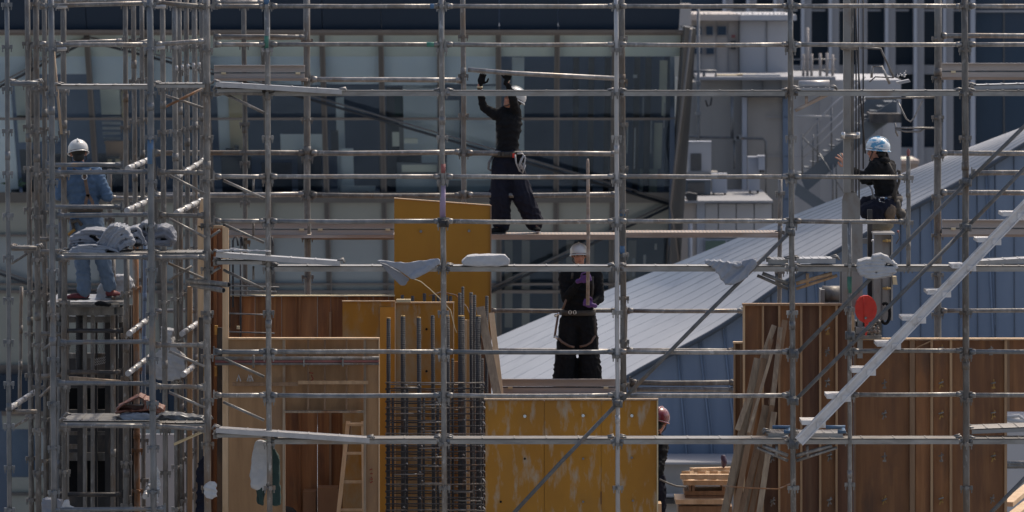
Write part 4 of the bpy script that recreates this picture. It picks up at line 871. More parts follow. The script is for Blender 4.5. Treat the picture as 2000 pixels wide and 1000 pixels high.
while y < 1010:
    x0 = random.choice([820, 886, 818, 770]); 
    MB().tube([P(x0, y, 56.34), P(x0 + R_(36, 60), y + R_(-1, 1), 56.34)], .0075, 6).build('cross_tie', galv, rb)
    for xx in (819, 847, 788, 905, 936):
        if R_(0, 1) < .5: q = P(xx + R_(-4, 4), y - 4, 56.33); MB().tube([q, q + Vector((.02, -.02, .012)), q + Vector((.03, 0, -.01))], .004, 5).build('tie_wire', chrome, rb)
    y += 17
for k in range(18):
    q = P(944 + R_(-4, 3), 752 + k * 14 + R_(-3, 3), 56.3); MB().tube([q, q + Vector((.03, -.02, -.03)), q + Vector((.045, 0, -.07))], .007, 5).build('hooked_end', alu if k % 2 else rebar, rb)
for k, (x, y) in enumerate(((786, 576), (806, 578), (829, 573), (847, 576), (856, 577), (872, 576), (880, 578))):
    tag(MB().tube([P(x, y, 57.9), P(x, 640, 57.9)], .018, 8).build('rebar_stub', rebar), ['thick dark bar end over the panel top below the draped tarp, first from the left', 'second dark bar end from the left over the stained panel top', 'third and thickest dark bar end over the stained panel top', 'fourth dark bar end over the stained panel top, left of the tall post', 'fifth dark bar end over the stained panel, touching the tall post', 'sixth dark bar end, first right of the tall post', 'last dark bar end over the stained panel right of the tall post'][k], 'rebar', 'rebar stubs over the stained panel')
# hooked thin bars near the pillar form
t = thing('thin_rebar_group', 'thin hooked rebars standing behind the boards right of the wooden pillar form', 'rebar', P(460, 600, 57.9))
for pts in ([(455, 600), (455, 470), (458, 463), (463, 463), (465, 480)], [(470, 720), (470, 465)], [(474, 480), (473, 463), (469, 463)], [(448, 640), (448, 468)], [(533, 480), (531, 463)]):
    MB().tube([P(x, y, 57.9) for x, y in pts], .011, 6).build('thin_bar', rebar, t)
for y, x0, x1 in ((558, 450, 545), (567, 450, 540), (576, 450, 535), (612, 447, 520), (648, 447, 536)): MB().tube([P(x0, y, 57.8), P(x1, y + 3, 57.6)], .009, 6).build('horizontal_bar', galv, t)
t2 = MB().pbox(462, 637, 468, 643, 57.7, .03).build('cap', cream, t)
# ---- wooden pillar form
t = fw('open sided wooden pillar form standing highest at left, pale inside faces', 416, 1000, 56, name='pillar_form')
fb(t, 'left_board', pine, 386, 440, 402, 1080, 56, .35); MB().prism([(385, 443), (392, 388), (404, 388), (404, 443)], 56.1, .04).build('top_board', pine, t)
MB().prism([(385, 441), (446, 441), (437, 446), (392, 446)], 56.0, .04).build('head_board', stud, t); fb(t, 'back_board', plyd, 402, 444, 436, 1080, 56.4, .03); fb(t, 'right_board', pine, 434.5, 443, 446.5, 1080, 55.95, .05)
fb(t, 'centre_batten', ply, 417, 446, 423, 1080, 56.35, .04); fb(t, 'bottom_dark_board', plyd, 404, 640, 434, 1080, 56.38, .02) if False else None
for y in (636, 717): fb(t, 'yellow_clamp', orangeb, 393, y, 399, y + 18, 55.93, .05); fb(t, 'yellow_clamp', orangeb, 419, y, 425, y + 18, 56.2, .05)
fb(t, 'dark_strip', darksteel, 388, 620, 397, 1080, 55.9, .05); fb(t, 'dark_strip', darksteel, 424, 640, 434, 1080, 56.2, .05)
# ---- framed wall with doorway
t = fw('tan framed wall form with a doorway opening, bottom left of the rebar cage', 590, 1000, 55.9, name='doorway_form')
fb(t, 'sheet', tan, 446, 663, 552, 1080, 55.95, .03); fb(t, 'sheet', tan, 712, 663, 739, 1080, 55.95, .03); fb(t, 'sheet', tan, 552, 663, 712, 803, 56.03, .02)
fb(t, 'sheet', tan, 437, 663, 446, 1080, 55.97, .03)
fb(t, 'top_rail', pine, 446, 660, 741, 663, 55.9, .1); fb(t, 'edge_stud', pine, 739.3, 661, 741.3, 1080, 55.92, .08)
for x, y1 in ((552, 1080), (600, 803), (632.5, 803), (675, 803), (710, 1080)): fb(t, 'stud', studd if x not in (552, 710) else oldwood, x, 664, x + (3.5 if x not in (552, 710) else 5), y1, 55.93, .06)
fb(t, 'lintel', oldwood, 553, 802.5, 712, 806.5, 55.9, .1)
for y0, y1, m_ in ((698, 703, galvd), (704, 707, redtape), (709, 712, galvd)): MB().tube([P(420, y0 + 2, 55.82), P(740, y0 + 1.5, 55.82)], .021 if y0 == 698 else .014, 10).build('waler_pipe', m_, t)
for x in (592, 668): MB().pbox(x, 698, x + 3, 716, 55.76, .04).build('waler_clamp', galv, t)
fb(t, 'back_brace', studd, 454, 747, 582, 754, 55.85, .03); fb(t, 'back_brace', stud, 582, 744, 719, 750.5, 55.84, .03)
for pts in ([(722, 918), (727, 916)], [(723, 925), (728, 925)], [(722, 936), (728, 936), (725, 932)], [(723, 943), (728, 940)], [(608, 733), (612, 740), (606, 745)], [(604, 728), (612, 729)]):
    MB().tube([P(x, y, 55.925) for x, y in pts], .006, 5).build('marker_scrawl', redink, t)
for x in (463, 483, 487): MB().tube([P(x, 745, 55.8), P(x + 3, 733, 55.8), P(x + 7, 745, 55.8)], .01, 6).build('hook', alu, t)
fb(t, 'marker_patch', redtape, 464, 708, 478, 714, 55.93, .02)
# inside the doorway
tag(MB().pbox(592, 960, 617, 1080, 57.9, .3).pbox(620, 953, 660, 1080, 57.8, .3).build('plywood_offcut', mat('orange_ply_offcut', (.24, .12, .055), (.2, .095, .045), (2, 2, 2))), 'orange brown plywood offcuts standing on the floor inside the doorway', 'plywood')
tag(ORG().ell(P(560, 1010, 56.8), (.13, .2, .12)).build('black_bag', black), 'rounded black bag on the floor at the lower left of the doorway', 'bag')
ld = thing('wooden_ladder', 'pale wooden stepladder leaning inside the doorway form', 'ladder', P(690, 1050, 57))
MB().beam(P(680, 823, 57.2), P(655, 1060, 56.9), .045, .04, Vector((0, 1, 0))).build('stile', pine, ld); MB().beam(P(708, 823, 57.2), P(711, 1060, 56.9), .03, .04, Vector((0, 1, 0))).build('stile', pine, ld)
MB().pbox(678, 827, 709, 832, 57.15, .1).build('top_cap', pine, ld)
for y, x0 in ((886, 675), (942, 668), (997, 660)): MB().pbox(x0, y - 2.5, 711, y + 2, 57.1, .06).build('rung', pine, ld)
MB().beam(P(684, 832, 57.3), P(676, 900, 57.3), .02, .02, Vector((0, 1, 0))).build('side_brace', studd, ld)
# ---- brown panels right
t = fw('dark brown upright panel behind the leaning timbers, right half', 1558, 1000, 56, group='brown formwork walls')
for k, (x0, x1) in enumerate(((1455, 1489), (1491, 1521), (1523, 1564), (1566, 1600), (1602, 1633), (1635, 1665))): fb(t, 'sheet', plyd if k % 2 else ply, x0, 597, x1, 1080, 56 + .004 * k, .03)
fb(t, 'back_board', plyd, 1452, 597, 1667, 1080, 56.05, .03)
for x in (1451, 1488, 1520, 1563, 1600, 1632): fb(t, 'stud', stud if x != 1451 else pine, x, 595, x + 4.2, 1080, 55.95, .06)
fb(t, 'top_rail', studd, 1450, 593, 1668, 597, 55.93, .1); fb(t, 'edge_stud', pine, 1664, 594, 1669, 662, 55.92, .08)
def clips(par, L, Y):
    for x, y in L:
        f = MB().beam(P(x - 3, y + 9, Y - .02), P(x + 3, y - 9, Y - .02), .013, .02, Vector((0, 1, 0))).beam(P(x - 3.5, y - 4, Y - .02), P(x + 4, y + 5, Y - .02), .014, .02, Vector((0, 1, 0))) if R_(0, 1) < .6 else MB().beam(P(x + 1, y + 9, Y - .02), P(x + 1, y - 9, Y - .02), .012, .02, Vector((0, 1, 0))).beam(P(x - 3, y + 7, Y - .02), P(x + 4, y + 7, Y - .02), .014, .02)
        o = f.build('form_clip', orangeb if R_(0, 1) < .5 else galvd, par); MB().tube([P(x - 5, y + R_(-3, 3), Y - .05), P(x + 5, y - R_(2, 6), Y - .05)], .009, 6).build('tie_rod', galvd, o)
clips(t, [(1616, 645), (1616, 687), (1616, 747), (1615, 815), (1508, 895), (1509, 980), (1620, 892), (1620, 980)], 55.95)
t = fw('narrow brown panel strip left of the dark panel, partly behind leaning timbers', 1442, 1000, 56.1, group='brown formwork walls')
fb(t, 'sheet', ply, 1434, 671, 1452, 1080, 56.1); fb(t, 'stud', stud, 1433, 670, 1436.5, 1080, 56.05, .06); fb(t, 'stud', studd, 1446, 671, 1449, 1080, 56.05, .06); fb(t, 'top_rail', pine, 1432, 668, 1453, 671, 56.03, .1)
t = fw('wide brown panel right of the dark panel, reaching almost to the right edge', 1817, 1000, 56.2, group='brown formwork walls')
for x0, x1, m_ in ((1672, 1777, ply), (1788, 1817, ply), (1823, 1856, ply), (1860, 1965, ply)): fb(t, 'sheet', m_, x0, 665, x1, 1080, 56.2, .03)
fb(t, 'back_board', ply, 1670, 664, 1965, 1080, 56.25, .02)
for x, w_, m_ in ((1668, 4, studd), (1777, 10, studd), (1817.5, 5, stud), (1855, 5, stud), (1962, 5, stud)): fb(t, 'stud', m_, x, 664, x + w_, 1080, 56.15, .06)
fb(t, 'top_rail', pine, 1668, 661, 1968, 664, 56.12, .12); MB().beam(P(1790, 679, 56.14), P(1818, 666, 56.14), .012, .02, Vector((0, 1, 0))).build('small_brace', stud, t)
clips(t, [(1838, 682), (1838, 750), (1838, 810), (1838, 893), (1838, 977), (1727, 750), (1727, 810), (1727, 893), (1727, 977), (1940, 750), (1940, 810), (1940, 893), (1938, 975), (1935, 685)], 56.15)
t = fw('short brown panel hanging at the right picture edge beside the wide panel', 1995, 805, 56.3, group='brown formwork walls')
fb(t, 'sheet', ply, 1968, 664, 2050, 804, 56.3); fb(t, 'stud', studd, 1967, 664, 1972, 804, 56.25, .05); fb(t, 'top_rail', pine, 1966, 661, 2050, 664, 56.22, .12)
# ---- leaning timbers
lts = [((1512, 636), (1440, 840), .055, 'old grey timber with broken top, upper left of the leaning bundle'), ((1533, 626), (1506, 790), .06, 'highest leaning timber, right side of the bundle'), ((1506, 662), (1400, 1070), .05, 'long pale leaning timber at the left side of the bundle'),
       ((1480, 700), (1402, 1060), .075, 'wide grey leaning timber, leftmost at the bottom'), ((1492, 700), (1425, 1060), .06, 'brown grey leaning timber second from the left at the bottom'), ((1507, 690), (1462, 845), .03, 'slim pale leaning strip in the middle of the bundle'),
       ((1496, 792), (1440, 1060), .07, 'broad leaning timber with sawn top below the middle rail'), ((1508, 790), (1456, 1060), .055, 'reddish leaning timber in the right half of the bundle'), ((1524, 640), (1508, 792), .05, 'short brown leaning timber right behind the highest one'),
       ((1512, 805), (1474, 1060), .06, 'rightmost weathered leaning timber at the bottom'), ((1480, 880), (1428, 1060), .055, 'short leaning timber low at the front of the bundle')]
for k, (a, b, w_, lb) in enumerate(lts):
    Y = 55.75 - .045 * (k % 6)
    tag(MB().beam(P(a[0], a[1], Y), P(b[0], b[1], Y - .3), w_, .04, Vector((0, 1, 0))).build('leaning_timber', [oldwood, studd, oldwood][k % 3]), lb, 'timber', 'timbers leaning on the brown panels')
tag(MB().tube([P(1410, 949, 55.2), P(1460, 953, 55.2), P(1520, 955, 55.3), P(1548, 943, 55.6)], .008, 6).build('binding_wire', rusty), 'rusty wire tied round the leaning timbers', 'wire')
# ---- timber stack
def stk(label, x0, x1, y0, y1, Y, d, m=pine): return tag(MB().pbox(x0, y0, x1, y1, Y, d).build('timber_beam', m), label, 'timber', 'stacked fresh timbers')
stk('long fresh beam on top front of the timber stack', 1329, 1425, 927, 936, 57.2, .09); stk('second fresh beam layer of the timber stack', 1335, 1430, 939, 948, 57.25, .6); stk('brown weathered layer in the middle of the timber stack', 1337, 1430, 959, 967, 57.3, .5, stud)
stk('thin lower middle layer of the timber stack', 1338, 1430, 968, 975, 57.3, .5, studd); stk('wide beam sticking out left near the bottom of the timber stack', 1320, 1425, 976, 985, 57.1, .6); stk('lowest brown layer of the timber stack', 1325, 1430, 989, 1010, 57.3, .6, studd)
for k, x in enumerate((1345, 1352, 1410)): tag(MB().pbox(x, 948, x + 5, 959, 57.27, .5).build('spacer_block', studd), ['left', 'second', 'right'][k] + ' small spacer block between layers of the timber stack', 'wood block', 'stack spacers')
for k, (x0, x1) in enumerate(((1331, 1358), (1362, 1380), (1386, 1406), (1408, 1426))):
    a = P(x0, 926, 57.3); tag(MB().beam(P(x0 + 8, 924, 57.35), P(x0 + 34, 923, 59.6), .09, .045).build('cross_timber', pine), ['leftmost', 'second', 'third', 'rightmost'][k] + ' pale timber lying crosswise on top of the timber stack', 'timber', 'crosswise timbers on the stack')
tag(MB().beam(P(1350, 918, 58.1), P(1432, 916, 58.3), .09, .045).build('rear_timber', pine), 'pale timber lying lengthwise at the back of the stack top', 'timber')
tag(MB().tube([P(1288, 936, 57), P(1305, 944, 57), P(1322, 950, 57), P(1340, 951, 57)], .011, 6).build('grey_cable', galvd), 'thin grey cable sagging to the timber stack from the yellow panel', 'cable')
tag(MB().beam(P(1968, 985, 57), P(2010, 950, 58.5), .12, .05).beam(P(1975, 1010, 56.5), P(2020, 975, 57.5), .12, .05).build('pale_board', pine), 'pale boards at the lower right picture corner', 'board')
tag(MB().pbox(1284, 984, 1292, 1010, 56.8, .3).build('wood_piece', pine), 'pale wood piece at the bottom beside the big yellow panel', 'wood piece')
# ---- hoist mast etc.
hm = thing('hoist', 'builder hoist with grey mast, tall grey motor box and round red sheave cover', 'hoist', P(1690, 700, 56))
def hb(name, m, x0, y0, x1, y1, Y, th=.1, par=None): return MB().pbox(x0, y0, x1, y1, Y, th).build(name, m, par or hm)
mastm = mat('grey_mast_paint', (.24, .235, .225), (.2, .195, .19), (4, 4, 2), rough=.6, c3=(.18, .14, .11), s3=(4, 4, 2), t3=(.56, .7))
hb('mast', mastm, 1648, -60, 1661, 376, 55.2, .12); hb('mast', galvd, 1662, -60, 1668, 376, 55.3, .1)
MB().prism([(1652, 360), (1668, 360), (1680, 350), (1680, 600), (1645, 600), (1645, 350)][::1] if False else [(1650, 374), (1670, 374), (1680, 390), (1680, 604), (1645, 604), (1645, 390)], 55.3, .06).build('mast_plate', mastm, hm)
for y in (92, 266): MB().tube([P(1642, y, 55.1), P(1676, y, 55.1)], .025, 8).pbox(1646, y - 6, 1672, y + 6, 55.12, .14).build('mast_clamp', galv, hm)
for x in (1647, 1676): MB().tube([P(x, 258, 55.05), P(x, 270, 55.05)], .02, 8).build('clamp_bolt', chrome, hm)
hb('inner_column', mastm, 1675, 430, 1685, 700, 55.9, .1); hb('inner_column', darksteel, 1695, 410, 1704, 640, 56.2, .1); hb('cross_beam', mastm, 1664, 466, 1702, 476, 56.4, .08); hb('inner_column', steelblue, 1641, 530, 1648, 600, 56.2, .1)
hb('box_body', mastm, 1707, 458, 1741, 626, 55.9, .35); hb('box_side_strip', alu, 1741, 462, 1744, 626, 55.95, .3); hb('box_door_gap', darksteel, 1738.5, 458, 1740, 626, 55.88, .03); hb('box_left_rim', finl, 1705.5, 458, 1707.5, 500, 55.88, .1); hb('box_top', alu, 1706, 455, 1748, 458.5, 55.85, .45)
for y in (470, 563): MB().tube([P(1724, y, 55.87), P(1740, y, 55.87)], .012, 8).tube([P(1729, y, 55.85), P(1734, y, 55.85)], .018, 8).build('latch', copper, hm)
hb('box_seam', darksteel, 1722, 545, 1723, 626, 55.89, .02)
MB().prism([(1743, 540), (1751, 540), (1753, 556), (1744, 556)], 55.9, .1).build('side_bracket', cream, hm)
MB().prism([(1691.5 + 21.5 * math.cos(a * math.pi / 8 + .2), 604 + 27 * math.sin(a * math.pi / 8 + .2)) for a in range(16)], 55.16, .1).build('sheave_cover', redp, hm)
MB().prism([(1689, 628), (1697, 628), (1693, 655), (1690, 655)], 55.18, .06).build('sheave_tail', redp, hm)
for x, y in ((1690, 597), (1678, 610), (1691, 621), (1704, 588), (1706, 609)): MB().tube([P(x, y, 55.13), P(x, y, 55.18)], .014, 8).build('cover_bolt', galv if y == 621 else redp, hm)
MB().tube([P(1687, 580, 55.15), P(1687, 629, 55.15)], .005, 6).build('cover_rib', redp, hm)
hb('machine_frame', mastm, 1672, 640, 1716, 652, 55.8, .3); hb('machine_frame', darksteel, 1672, 628, 1700, 638, 56.0, .3); hb('machine_frame', galvd, 1695, 625, 1722, 660, 56.1, .2); hb('base_plate', galvd, 1672, 655, 1722, 662, 55.7, .5)
rg = Euler((0, 0, 0)); mb = MB(); pts = []
for k in range(14): a = 2.2 - k / 13 * 4.6; pts.append(P(1729 + 9 * math.cos(a), 612 - 20 * math.sin(a), 55.7))
MB().tube(pts, .017, 8).build('cable_loop', black, hm)
mb = ORG()
for k in range(26): mb.ell(P(1700 + R_(-5, 18), 648 + R_(-22, 6), 55.6 + R_(-.05, .1)), R_(.008, .022))
mb.build('grimy_fittings', galvd, hm)
MB().tube([P(1606, 576, 57), P(1642, 576, 57)], .10, 14).build('drum', galvd, hm); hb('drum_frame', mastm, 1603, 590, 1648, 604, 56.9, .3); hb('drum_end', mastm, 1603, 566, 1611, 600, 56.85, .35)
for x, x1, y1 in ((1672, 1672, 470), (1677, 1678, 420), (1686, 1686, 330)): MB().tube([P(x, -40, 55.6), P(x1, y1, 55.6)], .008, 6).build('hoist_rope', darksteel, hm)
MB().tube([P(1668, -30, 55.5), P(1678, 160, 55.5), P(1690, 300, 55.5)], .009, 6).build('power_cable', darksteel, hm)
for x, y in ((1754, 452), (1691, 555), (1704, 470)): ORG().ell(P(x, y, 55.8), .014).build('indicator_lamp', redtape if x == 1754 else chrome, hm)
MB().tube([P(1755, 452, 55.85), P(1757, 465, 55.85), P(1750, 476, 55.85)], .006, 6).build('lamp_cable', darksteel, hm)
# thin wire structures over the kneeling worker
t = thing('wire_frame_bracket', 'thin wire brackets and hanging loops above the blue helmet, upper right', 'wire bracket', P(1750, 200, 62))
for pts, r in (([(1680, 93), (1720, 95), (1746, 152)], .014), ([(1702, 152), (1704, 130), (1722, 130), (1738, 164)], .016), ([(1690, 192), (1825, 190)], .014), ([(1752, 196), (1770, 232), (1778, 238), (1785, 230), (1802, 196)], .011), ([(1748, 250), (1826, 250)], .013), ([(1750, 252), (1768, 257), (1795, 257), (1806, 251)], .012), ([(1748, 240), (1750, 258), (1754, 266)], .011), ([(1698, 160), (1710, 150), (1745, 152)], .009)):
    MB().tube([P(x, y, 60.4) for x, y in pts], r, 6).build('wire', galv, t)
MB().prism([(1752, 160), (1776, 155), (1779, 160), (1756, 165)], 60.3, .2).build('lamp_plate', alu, t)
mb = ORG()
for k in range(12): mb.ell(P(1752 + R_(0, 22), 146 + R_(-8, 6), 60.4), R_(.006, .012))
mb.build('fittings', chrome, t)
# long pole in worker's hands
tag(MB().tube([P(1148, 310, 59.1), P(1148, 318, 59.1), P(1149, 450, 59.1), P(1148, 596, 59.1)], [.010, .018, .020, .020], 10).build('long_pole', plankw), 'long upright pole held by the worker with purple gloves', 'pole')
tag(MB().tube([P(914, 136, 59.5), P(1000, 143, 59.45), P(1200, 153, 59.3)], .027, 12).build('raised_tube', galv), 'grey scaffold tube lifted overhead by the worker with raised arms', 'tube')
# ================================================================== people
def lp(a, b, t): return Vector(a).lerp(Vector(b), t)
def helmet(par, c, up, fwd, m, r=(.102, .130, .106), brim=True, seam=None):
    """shell over the head: c head centre, up axis, fwd facing"""
    up = Vector(up).normalized(); fwd = Vector(fwd); fwd = (fwd - up * fwd.dot(up)).normalized(); sd = fwd.cross(up)
    M = Matrix((sd, fwd, up)).transposed(); mb = MB(); n = 24; rows = []
    for i in range(11):
        ph = math.pi / 2 * i / 10 * 1.12; rr = math.sin(ph); z = math.cos(ph)
        rows.append([Vector(c) + M @ Vector((rr * math.cos(2 * math.pi * j / n) * r[0] * (1 + (.03 if j % 4 == 0 and 2 < i < 8 else 0)), rr * math.sin(2 * math.pi * j / n) * r[1], z * r[2] + .028)) for j in range(n + 1)])
    mb.grid(rows)
    rows = []
    for s_, dz in ((.97, -.012), (1.09, -.022), (1.10, -.030), (.97, -.024)):
        rows.append([Vector(c) + M @ Vector((math.cos(t) * r[0] * s_, math.sin(t) * r[1] * (s_ + (.16 * max(0, math.sin(t)) ** 2 if s_ > 1 else 0)), dz + .014)) for t in [2 * math.pi * j / n for j in range(n + 1)]])
    mb.grid(rows)
    o = mb.build('helmet', m, par)
    # ridge on the crown
    MB().tube([Vector(c) + M @ Vector((0, r[1] * math.sin(a), r[2] * math.cos(a) + .030)) for a in [(-1.0 + .2 * k) for k in range(11)]], .009, 6).build('crown_ridge', m, o)
    # strap
    MB().tube([Vector(c) + M @ Vector(v) for v in ((-.085, .02, .0), (-.08, .045, -.075), (-.04, .075, -.125), (.04, .075, -.125), (.08, .045, -.075), (.085, .02, 0))], .006, 6).build('chin_strap', strapm, o)
    return o
def head_prims(o, c, up, fwd):
    up = Vector(up).normalized(); fwd = Vector(fwd); fwd = (fwd - up * fwd.dot(up)).normalized(); sd = fwd.cross(up); M = Matrix((sd, fwd, up)).transposed()
    f = lambda v: Vector(c) + M @ Vector(v)
    o.ell(f((0, -.01, .035)), (.078, .096, .088), M); o.ell(f((0, .022, -.045)), (.060, .066, .07), M); o.ell(f((0, .05, -.085)), (.032, .032, .026), M)
    o.ell(f((0, .094, -.022)), (.013, .02, .022), M); o.ell(f((0, .085, .0)), (.010, .012, .022), M)
    for s_ in (-1, 1): o.ell(f((s_ * .08, -.005, -.012)), (.011, .02, .032), M); o.ell(f((s_ * .035, .072, -.028)), (.024, .018, .02), M)
    o.ell(f((0, .082, -.062)), (.022, .012, .008), M)
    return f, M
def face_parts(par, f, M):
    o = ORG()
    for s_ in (-1, 1): o.ell(f((s_ * .031, .084, .006)), (.012, .006, .006), M)
    o.build('eyes', hairm, par)
    ORG().ell(f((0, .092, -.063)), (.021, .005, .004), M).build('mouth', redtape, par)
def hair(par, f, M, low=-.05):
    o = ORG(); o.ell(f((0, -.018, .03)), (.085, .098, .088), M); o.ell(f((0, -.055, low)), (.066, .05, .05), M)
    return o.build('hair', hairm, par)
def hand(par, wrist, palm_dir, finger_side, thumb_side, m, name='glove', curl=.5, L=1.0, spread=.0):
    """palm + five separate bent fingers. palm_dir: wrist to knuckles; finger_side: curl direction; thumb_side: side"""
    d = Vector(palm_dir).normalized(); t = Vector(thumb_side); t = (t - d * t.dot(d)).normalized(); n = Vector(finger_side); n = (n - d * n.dot(d) - t * n.dot(t)).normalized()
    w_ = Vector(wrist); o = ORG()
    M = Matrix((t, d, n)).transposed()
    o.ell(w_ + d * .048 * L, (.040 * L, .052 * L, .017 * L), M); o.cap(w_ - d * .03, .027, w_ + d * .02, .026)
    for k, (off, ln) in enumerate(((.028, .9), (.010, 1.0), (-.009, .94), (-.026, .76))):
        a = w_ + d * .088 * L + t * off * L
        dirs = d + t * off * spread * 20
        a1 = a + (dirs * math.cos(curl * .6) + n * math.sin(curl * .6)).normalized() * .040 * ln * L
        a2 = a1 + (dirs * math.cos(curl * 1.6) + n * math.sin(curl * 1.6)).normalized() * .027 * ln * L
        a3 = a2 + (dirs * math.cos(curl * 2.4) + n * math.sin(curl * 2.4)).normalized() * .020 * ln * L
        o.chain(w_ + d * .06 * L + t * off * L * .9, .0105, a, .0105, a1, .0095, a2, .0088, a3, .0075)
    b = w_ + d * .025 * L + t * .034 * L
    o.chain(b, .013, b + (t * .8 + d * .6 + n * .3) * .032 * L, .0115, b + (t * .7 + d * 1.5 + n * 1.0 * curl) * .042 * L, .010)
    return o.blend(name, m, par, voxel=.0045, smooth=2)
def body_mesh(par, J, k=1.0, up=(0, 0, 1), fwd=(0, -1, 0)):
    o = ORG(); f, M = head_prims(o, J['head'], up, fwd)
    o.chain(lp(J['head'], J['neck'], .45), .052, J['neck'], .052, J['chest'], .085, J['pelvis'], .075)
    for s_ in 'LR':
        o.chain(J['neck'], .055, J['sh' + s_], .052, J['el' + s_], .038, J['wr' + s_], .026)
        o.chain(J['pelvis'], .075, J['hip' + s_], .075, J['kn' + s_], .052, J['an' + s_], .036)
        o.cap(J['an' + s_], .036, J['toe' + s_], .028)
        o.cap(J['wr' + s_], .026, J['wr' + s_] + (J['wr' + s_] - J['el' + s_]).normalized() * .03, .025)
    b = o.blend('body', skin, par, voxel=.011, smooth=3)
    return f, M
def shirt(par, J, m, w=(.19, .11), th=1.0, low=None, name='shirt', cuffs=('L', 'R'), disp=.012, collar_=True):
    o = ORG()
    # torso from ellipses
    up = (J['neck'] - J['pelvis']).normalized(); ax = (J['shL'] - J['shR']); ax = (ax - up * ax.dot(up)).normalized(); fw_ = up.cross(ax); M = Matrix((ax, fw_, up)).transposed()
    H = (J['neck'] - J['pelvis']).length
    for t, a, b in ((.0, .92, 1.0), (.14, .9, 1), (.28, .88, .98), (.42, .92, 1.02), (.56, 1.0, 1.1), (.70, 1.05, 1.12), (.82, 1.0, 1.0)):
        c = lp(J['pelvis'], J['neck'], t); o.ell(c, (w[0] * a, w[1] * b, .10), M)
    o.chain(lp(J['neck'], J['pelvis'], .08), .075, lp(J['neck'], J['head'], .18), .062)
    for s_ in 'LR':
        e = J['wr' + s_]; el = J['el' + s_]
        o.chain(lp(J['neck'], J['sh' + s_], .3), .075, J['sh' + s_], .078 * th, lp(J['sh' + s_], el, .5), .064 * th, el, .056 * th, lp(el, e, .5), .050 * th, lp(el, e, .95), .038 * th)
    r = o.blend(name, m, par, voxel=.011, smooth=4, disp=disp * .6, dscale=.09, crease=((.007, .09, (.5, .2, 1), 1.6), (.005, .05, (-.6, .3, .9), 1.5)))
    return r, M, up
def trousers(par, J, m, rs=(.125, .115, .10, .085), name='trousers', disp=.014, hem=.9, pel=(.175, .12)):
    o = ORG(); ax = (J['hipL'] - J['hipR']).normalized(); up = Vector((0, 0, 1)); up = (up - ax * up.dot(ax)).normalized(); M = Matrix((ax, up.cross(ax), up)).transposed()
    o.ell(lp(J['pelvis'], J['hipL'], .0) + Vector((0, 0, .02)), (pel[0], pel[1], .11), M); o.ell((J['hipL'] + J['hipR']) / 2, (pel[0], pel[1], .12), M)
    for s_ in 'LR':
        h, k_, a = J['hip' + s_], J['kn' + s_], J['an' + s_]
        o.chain(h, rs[0], lp(h, k_, .55), rs[1], k_, rs[2], lp(k_, a, hem * .6), (rs[2] + rs[3]) / 2, lp(k_, a, hem), rs[3])
    return o.blend(name, m, par, voxel=.012, smooth=4, disp=disp * .6, dscale=.11, crease=((.008, .10, (.4, .2, 1), 1.8), (.005, .055, (1, .3, .25), 1.2)))
def shoe(par, ankle, toe, m, sole=whitep, name='shoe'):
    o = ORG(); a = Vector(ankle); t = Vector(toe); d = (t - a); d.z = 0; d.normalize(); base = min(a.z - .05, t.z)
    sd = Vector((-d.y, d.x, 0)); M = Matrix((sd, d, Vector((0, 0, 1)))).transposed(); c = Vector((a.x, a.y, base)) 
    o.ell(c + d * .0 + Vector((0, 0, .035)), (.042, .06, .045), M); o.ell(c + d * .09 + Vector((0, 0, .025)), (.045, .085, .035), M); o.ell(c + d * .15 + Vector((0, 0, .018)), (.044, .05, .026), M)
    o.cap(a, .042, c + Vector((0, 0, .05)), .046)
    s_ = o.blend(name, m, par, voxel=.008, smooth=2)
    q = ORG(); q.ell(c + d * .0 - Vector((0, 0, .006)), (.045, .07, .014), M); q.ell(c + d * .11 - Vector((0, 0, .006)), (.047, .09, .014), M); q.blend('sole', sole, s_, voxel=.007, smooth=1)
    return s_
def belt(par, c, ax, rx, ry, m, h=.045, tilt=0, name='belt'):
    ax = Vector(ax).normalized(); pts = []
    fy = Vector((-ax.y, ax.x, 0)).normalized(); mb = MB(); rows = []
    for dz, s_ in ((-h / 2, 1.0), (-h / 2, 1.04), (h / 2, 1.04), (h / 2, 1.0)):
        rows.append([Vector(c) + ax * math.cos(t) * rx * s_ + fy * math.sin(t) * ry * s_ + Vector((0, 0, dz)) for t in [2 * math.pi * j / 28 for j in range(29)]])
    mb.grid(rows); return mb.build(name, m, par)
def mk(D, Y, jj): return {k: P(v[0], v[1], Y + (v[2] if len(v) > 2 else 0)) for k, v in jj.items()}
# ---- worker A : denim, seen from behind
YA = 56.1
J = mk(0, YA, dict(head=(153, 299, .02), neck=(156, 326), chest=(160, 350), pelvis=(167, 420), shL=(186, 338), shR=(126, 338), elL=(210, 384, -.04), elR=(117, 382, -.04), wrL=(190, 366, .26), wrR=(140, 362, .26),
                   hipL=(182, 432), hipR=(155, 432), knL=(199, 500, .05), knR=(160, 505, .02), anL=(214, 560, .12), anR=(165, 570), toeL=(222, 578, .2), toeR=(148, 583, -.02)))
pa = thing('person', 'person in blue denim jacket and white helmet seen from behind, elbows bent outwards', 'person', P(165, 590, YA))
f, M = body_mesh(pa, J, up=(-.05, .1, 1), fwd=(-.12, 1, -.15)); hair(pa, f, M, -.045); face_parts(pa, f, M)
helmet(pa, J['head'] + Vector((0, 0, .01)), (-.1, .25, 1), (-.1, 1, -.25), helw, (.108, .136, .112))
shirt(pa, J, denim, w=(.20, .13), th=1.16, name='jacket', disp=.022); trousers(pa, J, denimp, (.115, .105, .085, .078), disp=.02, hem=.97)
MB().tube([P(140 + k * 3.4, 317.5 + abs(k - 3) * 0.8, YA - .03) for k in range(8)], .022, 8).build('jacket_collar', denim, pa)
belt(pa, lp(J['pelvis'], J['chest'], .16), (1, 0, 0), .185, .135, strapm, .05)
B = YA - .17
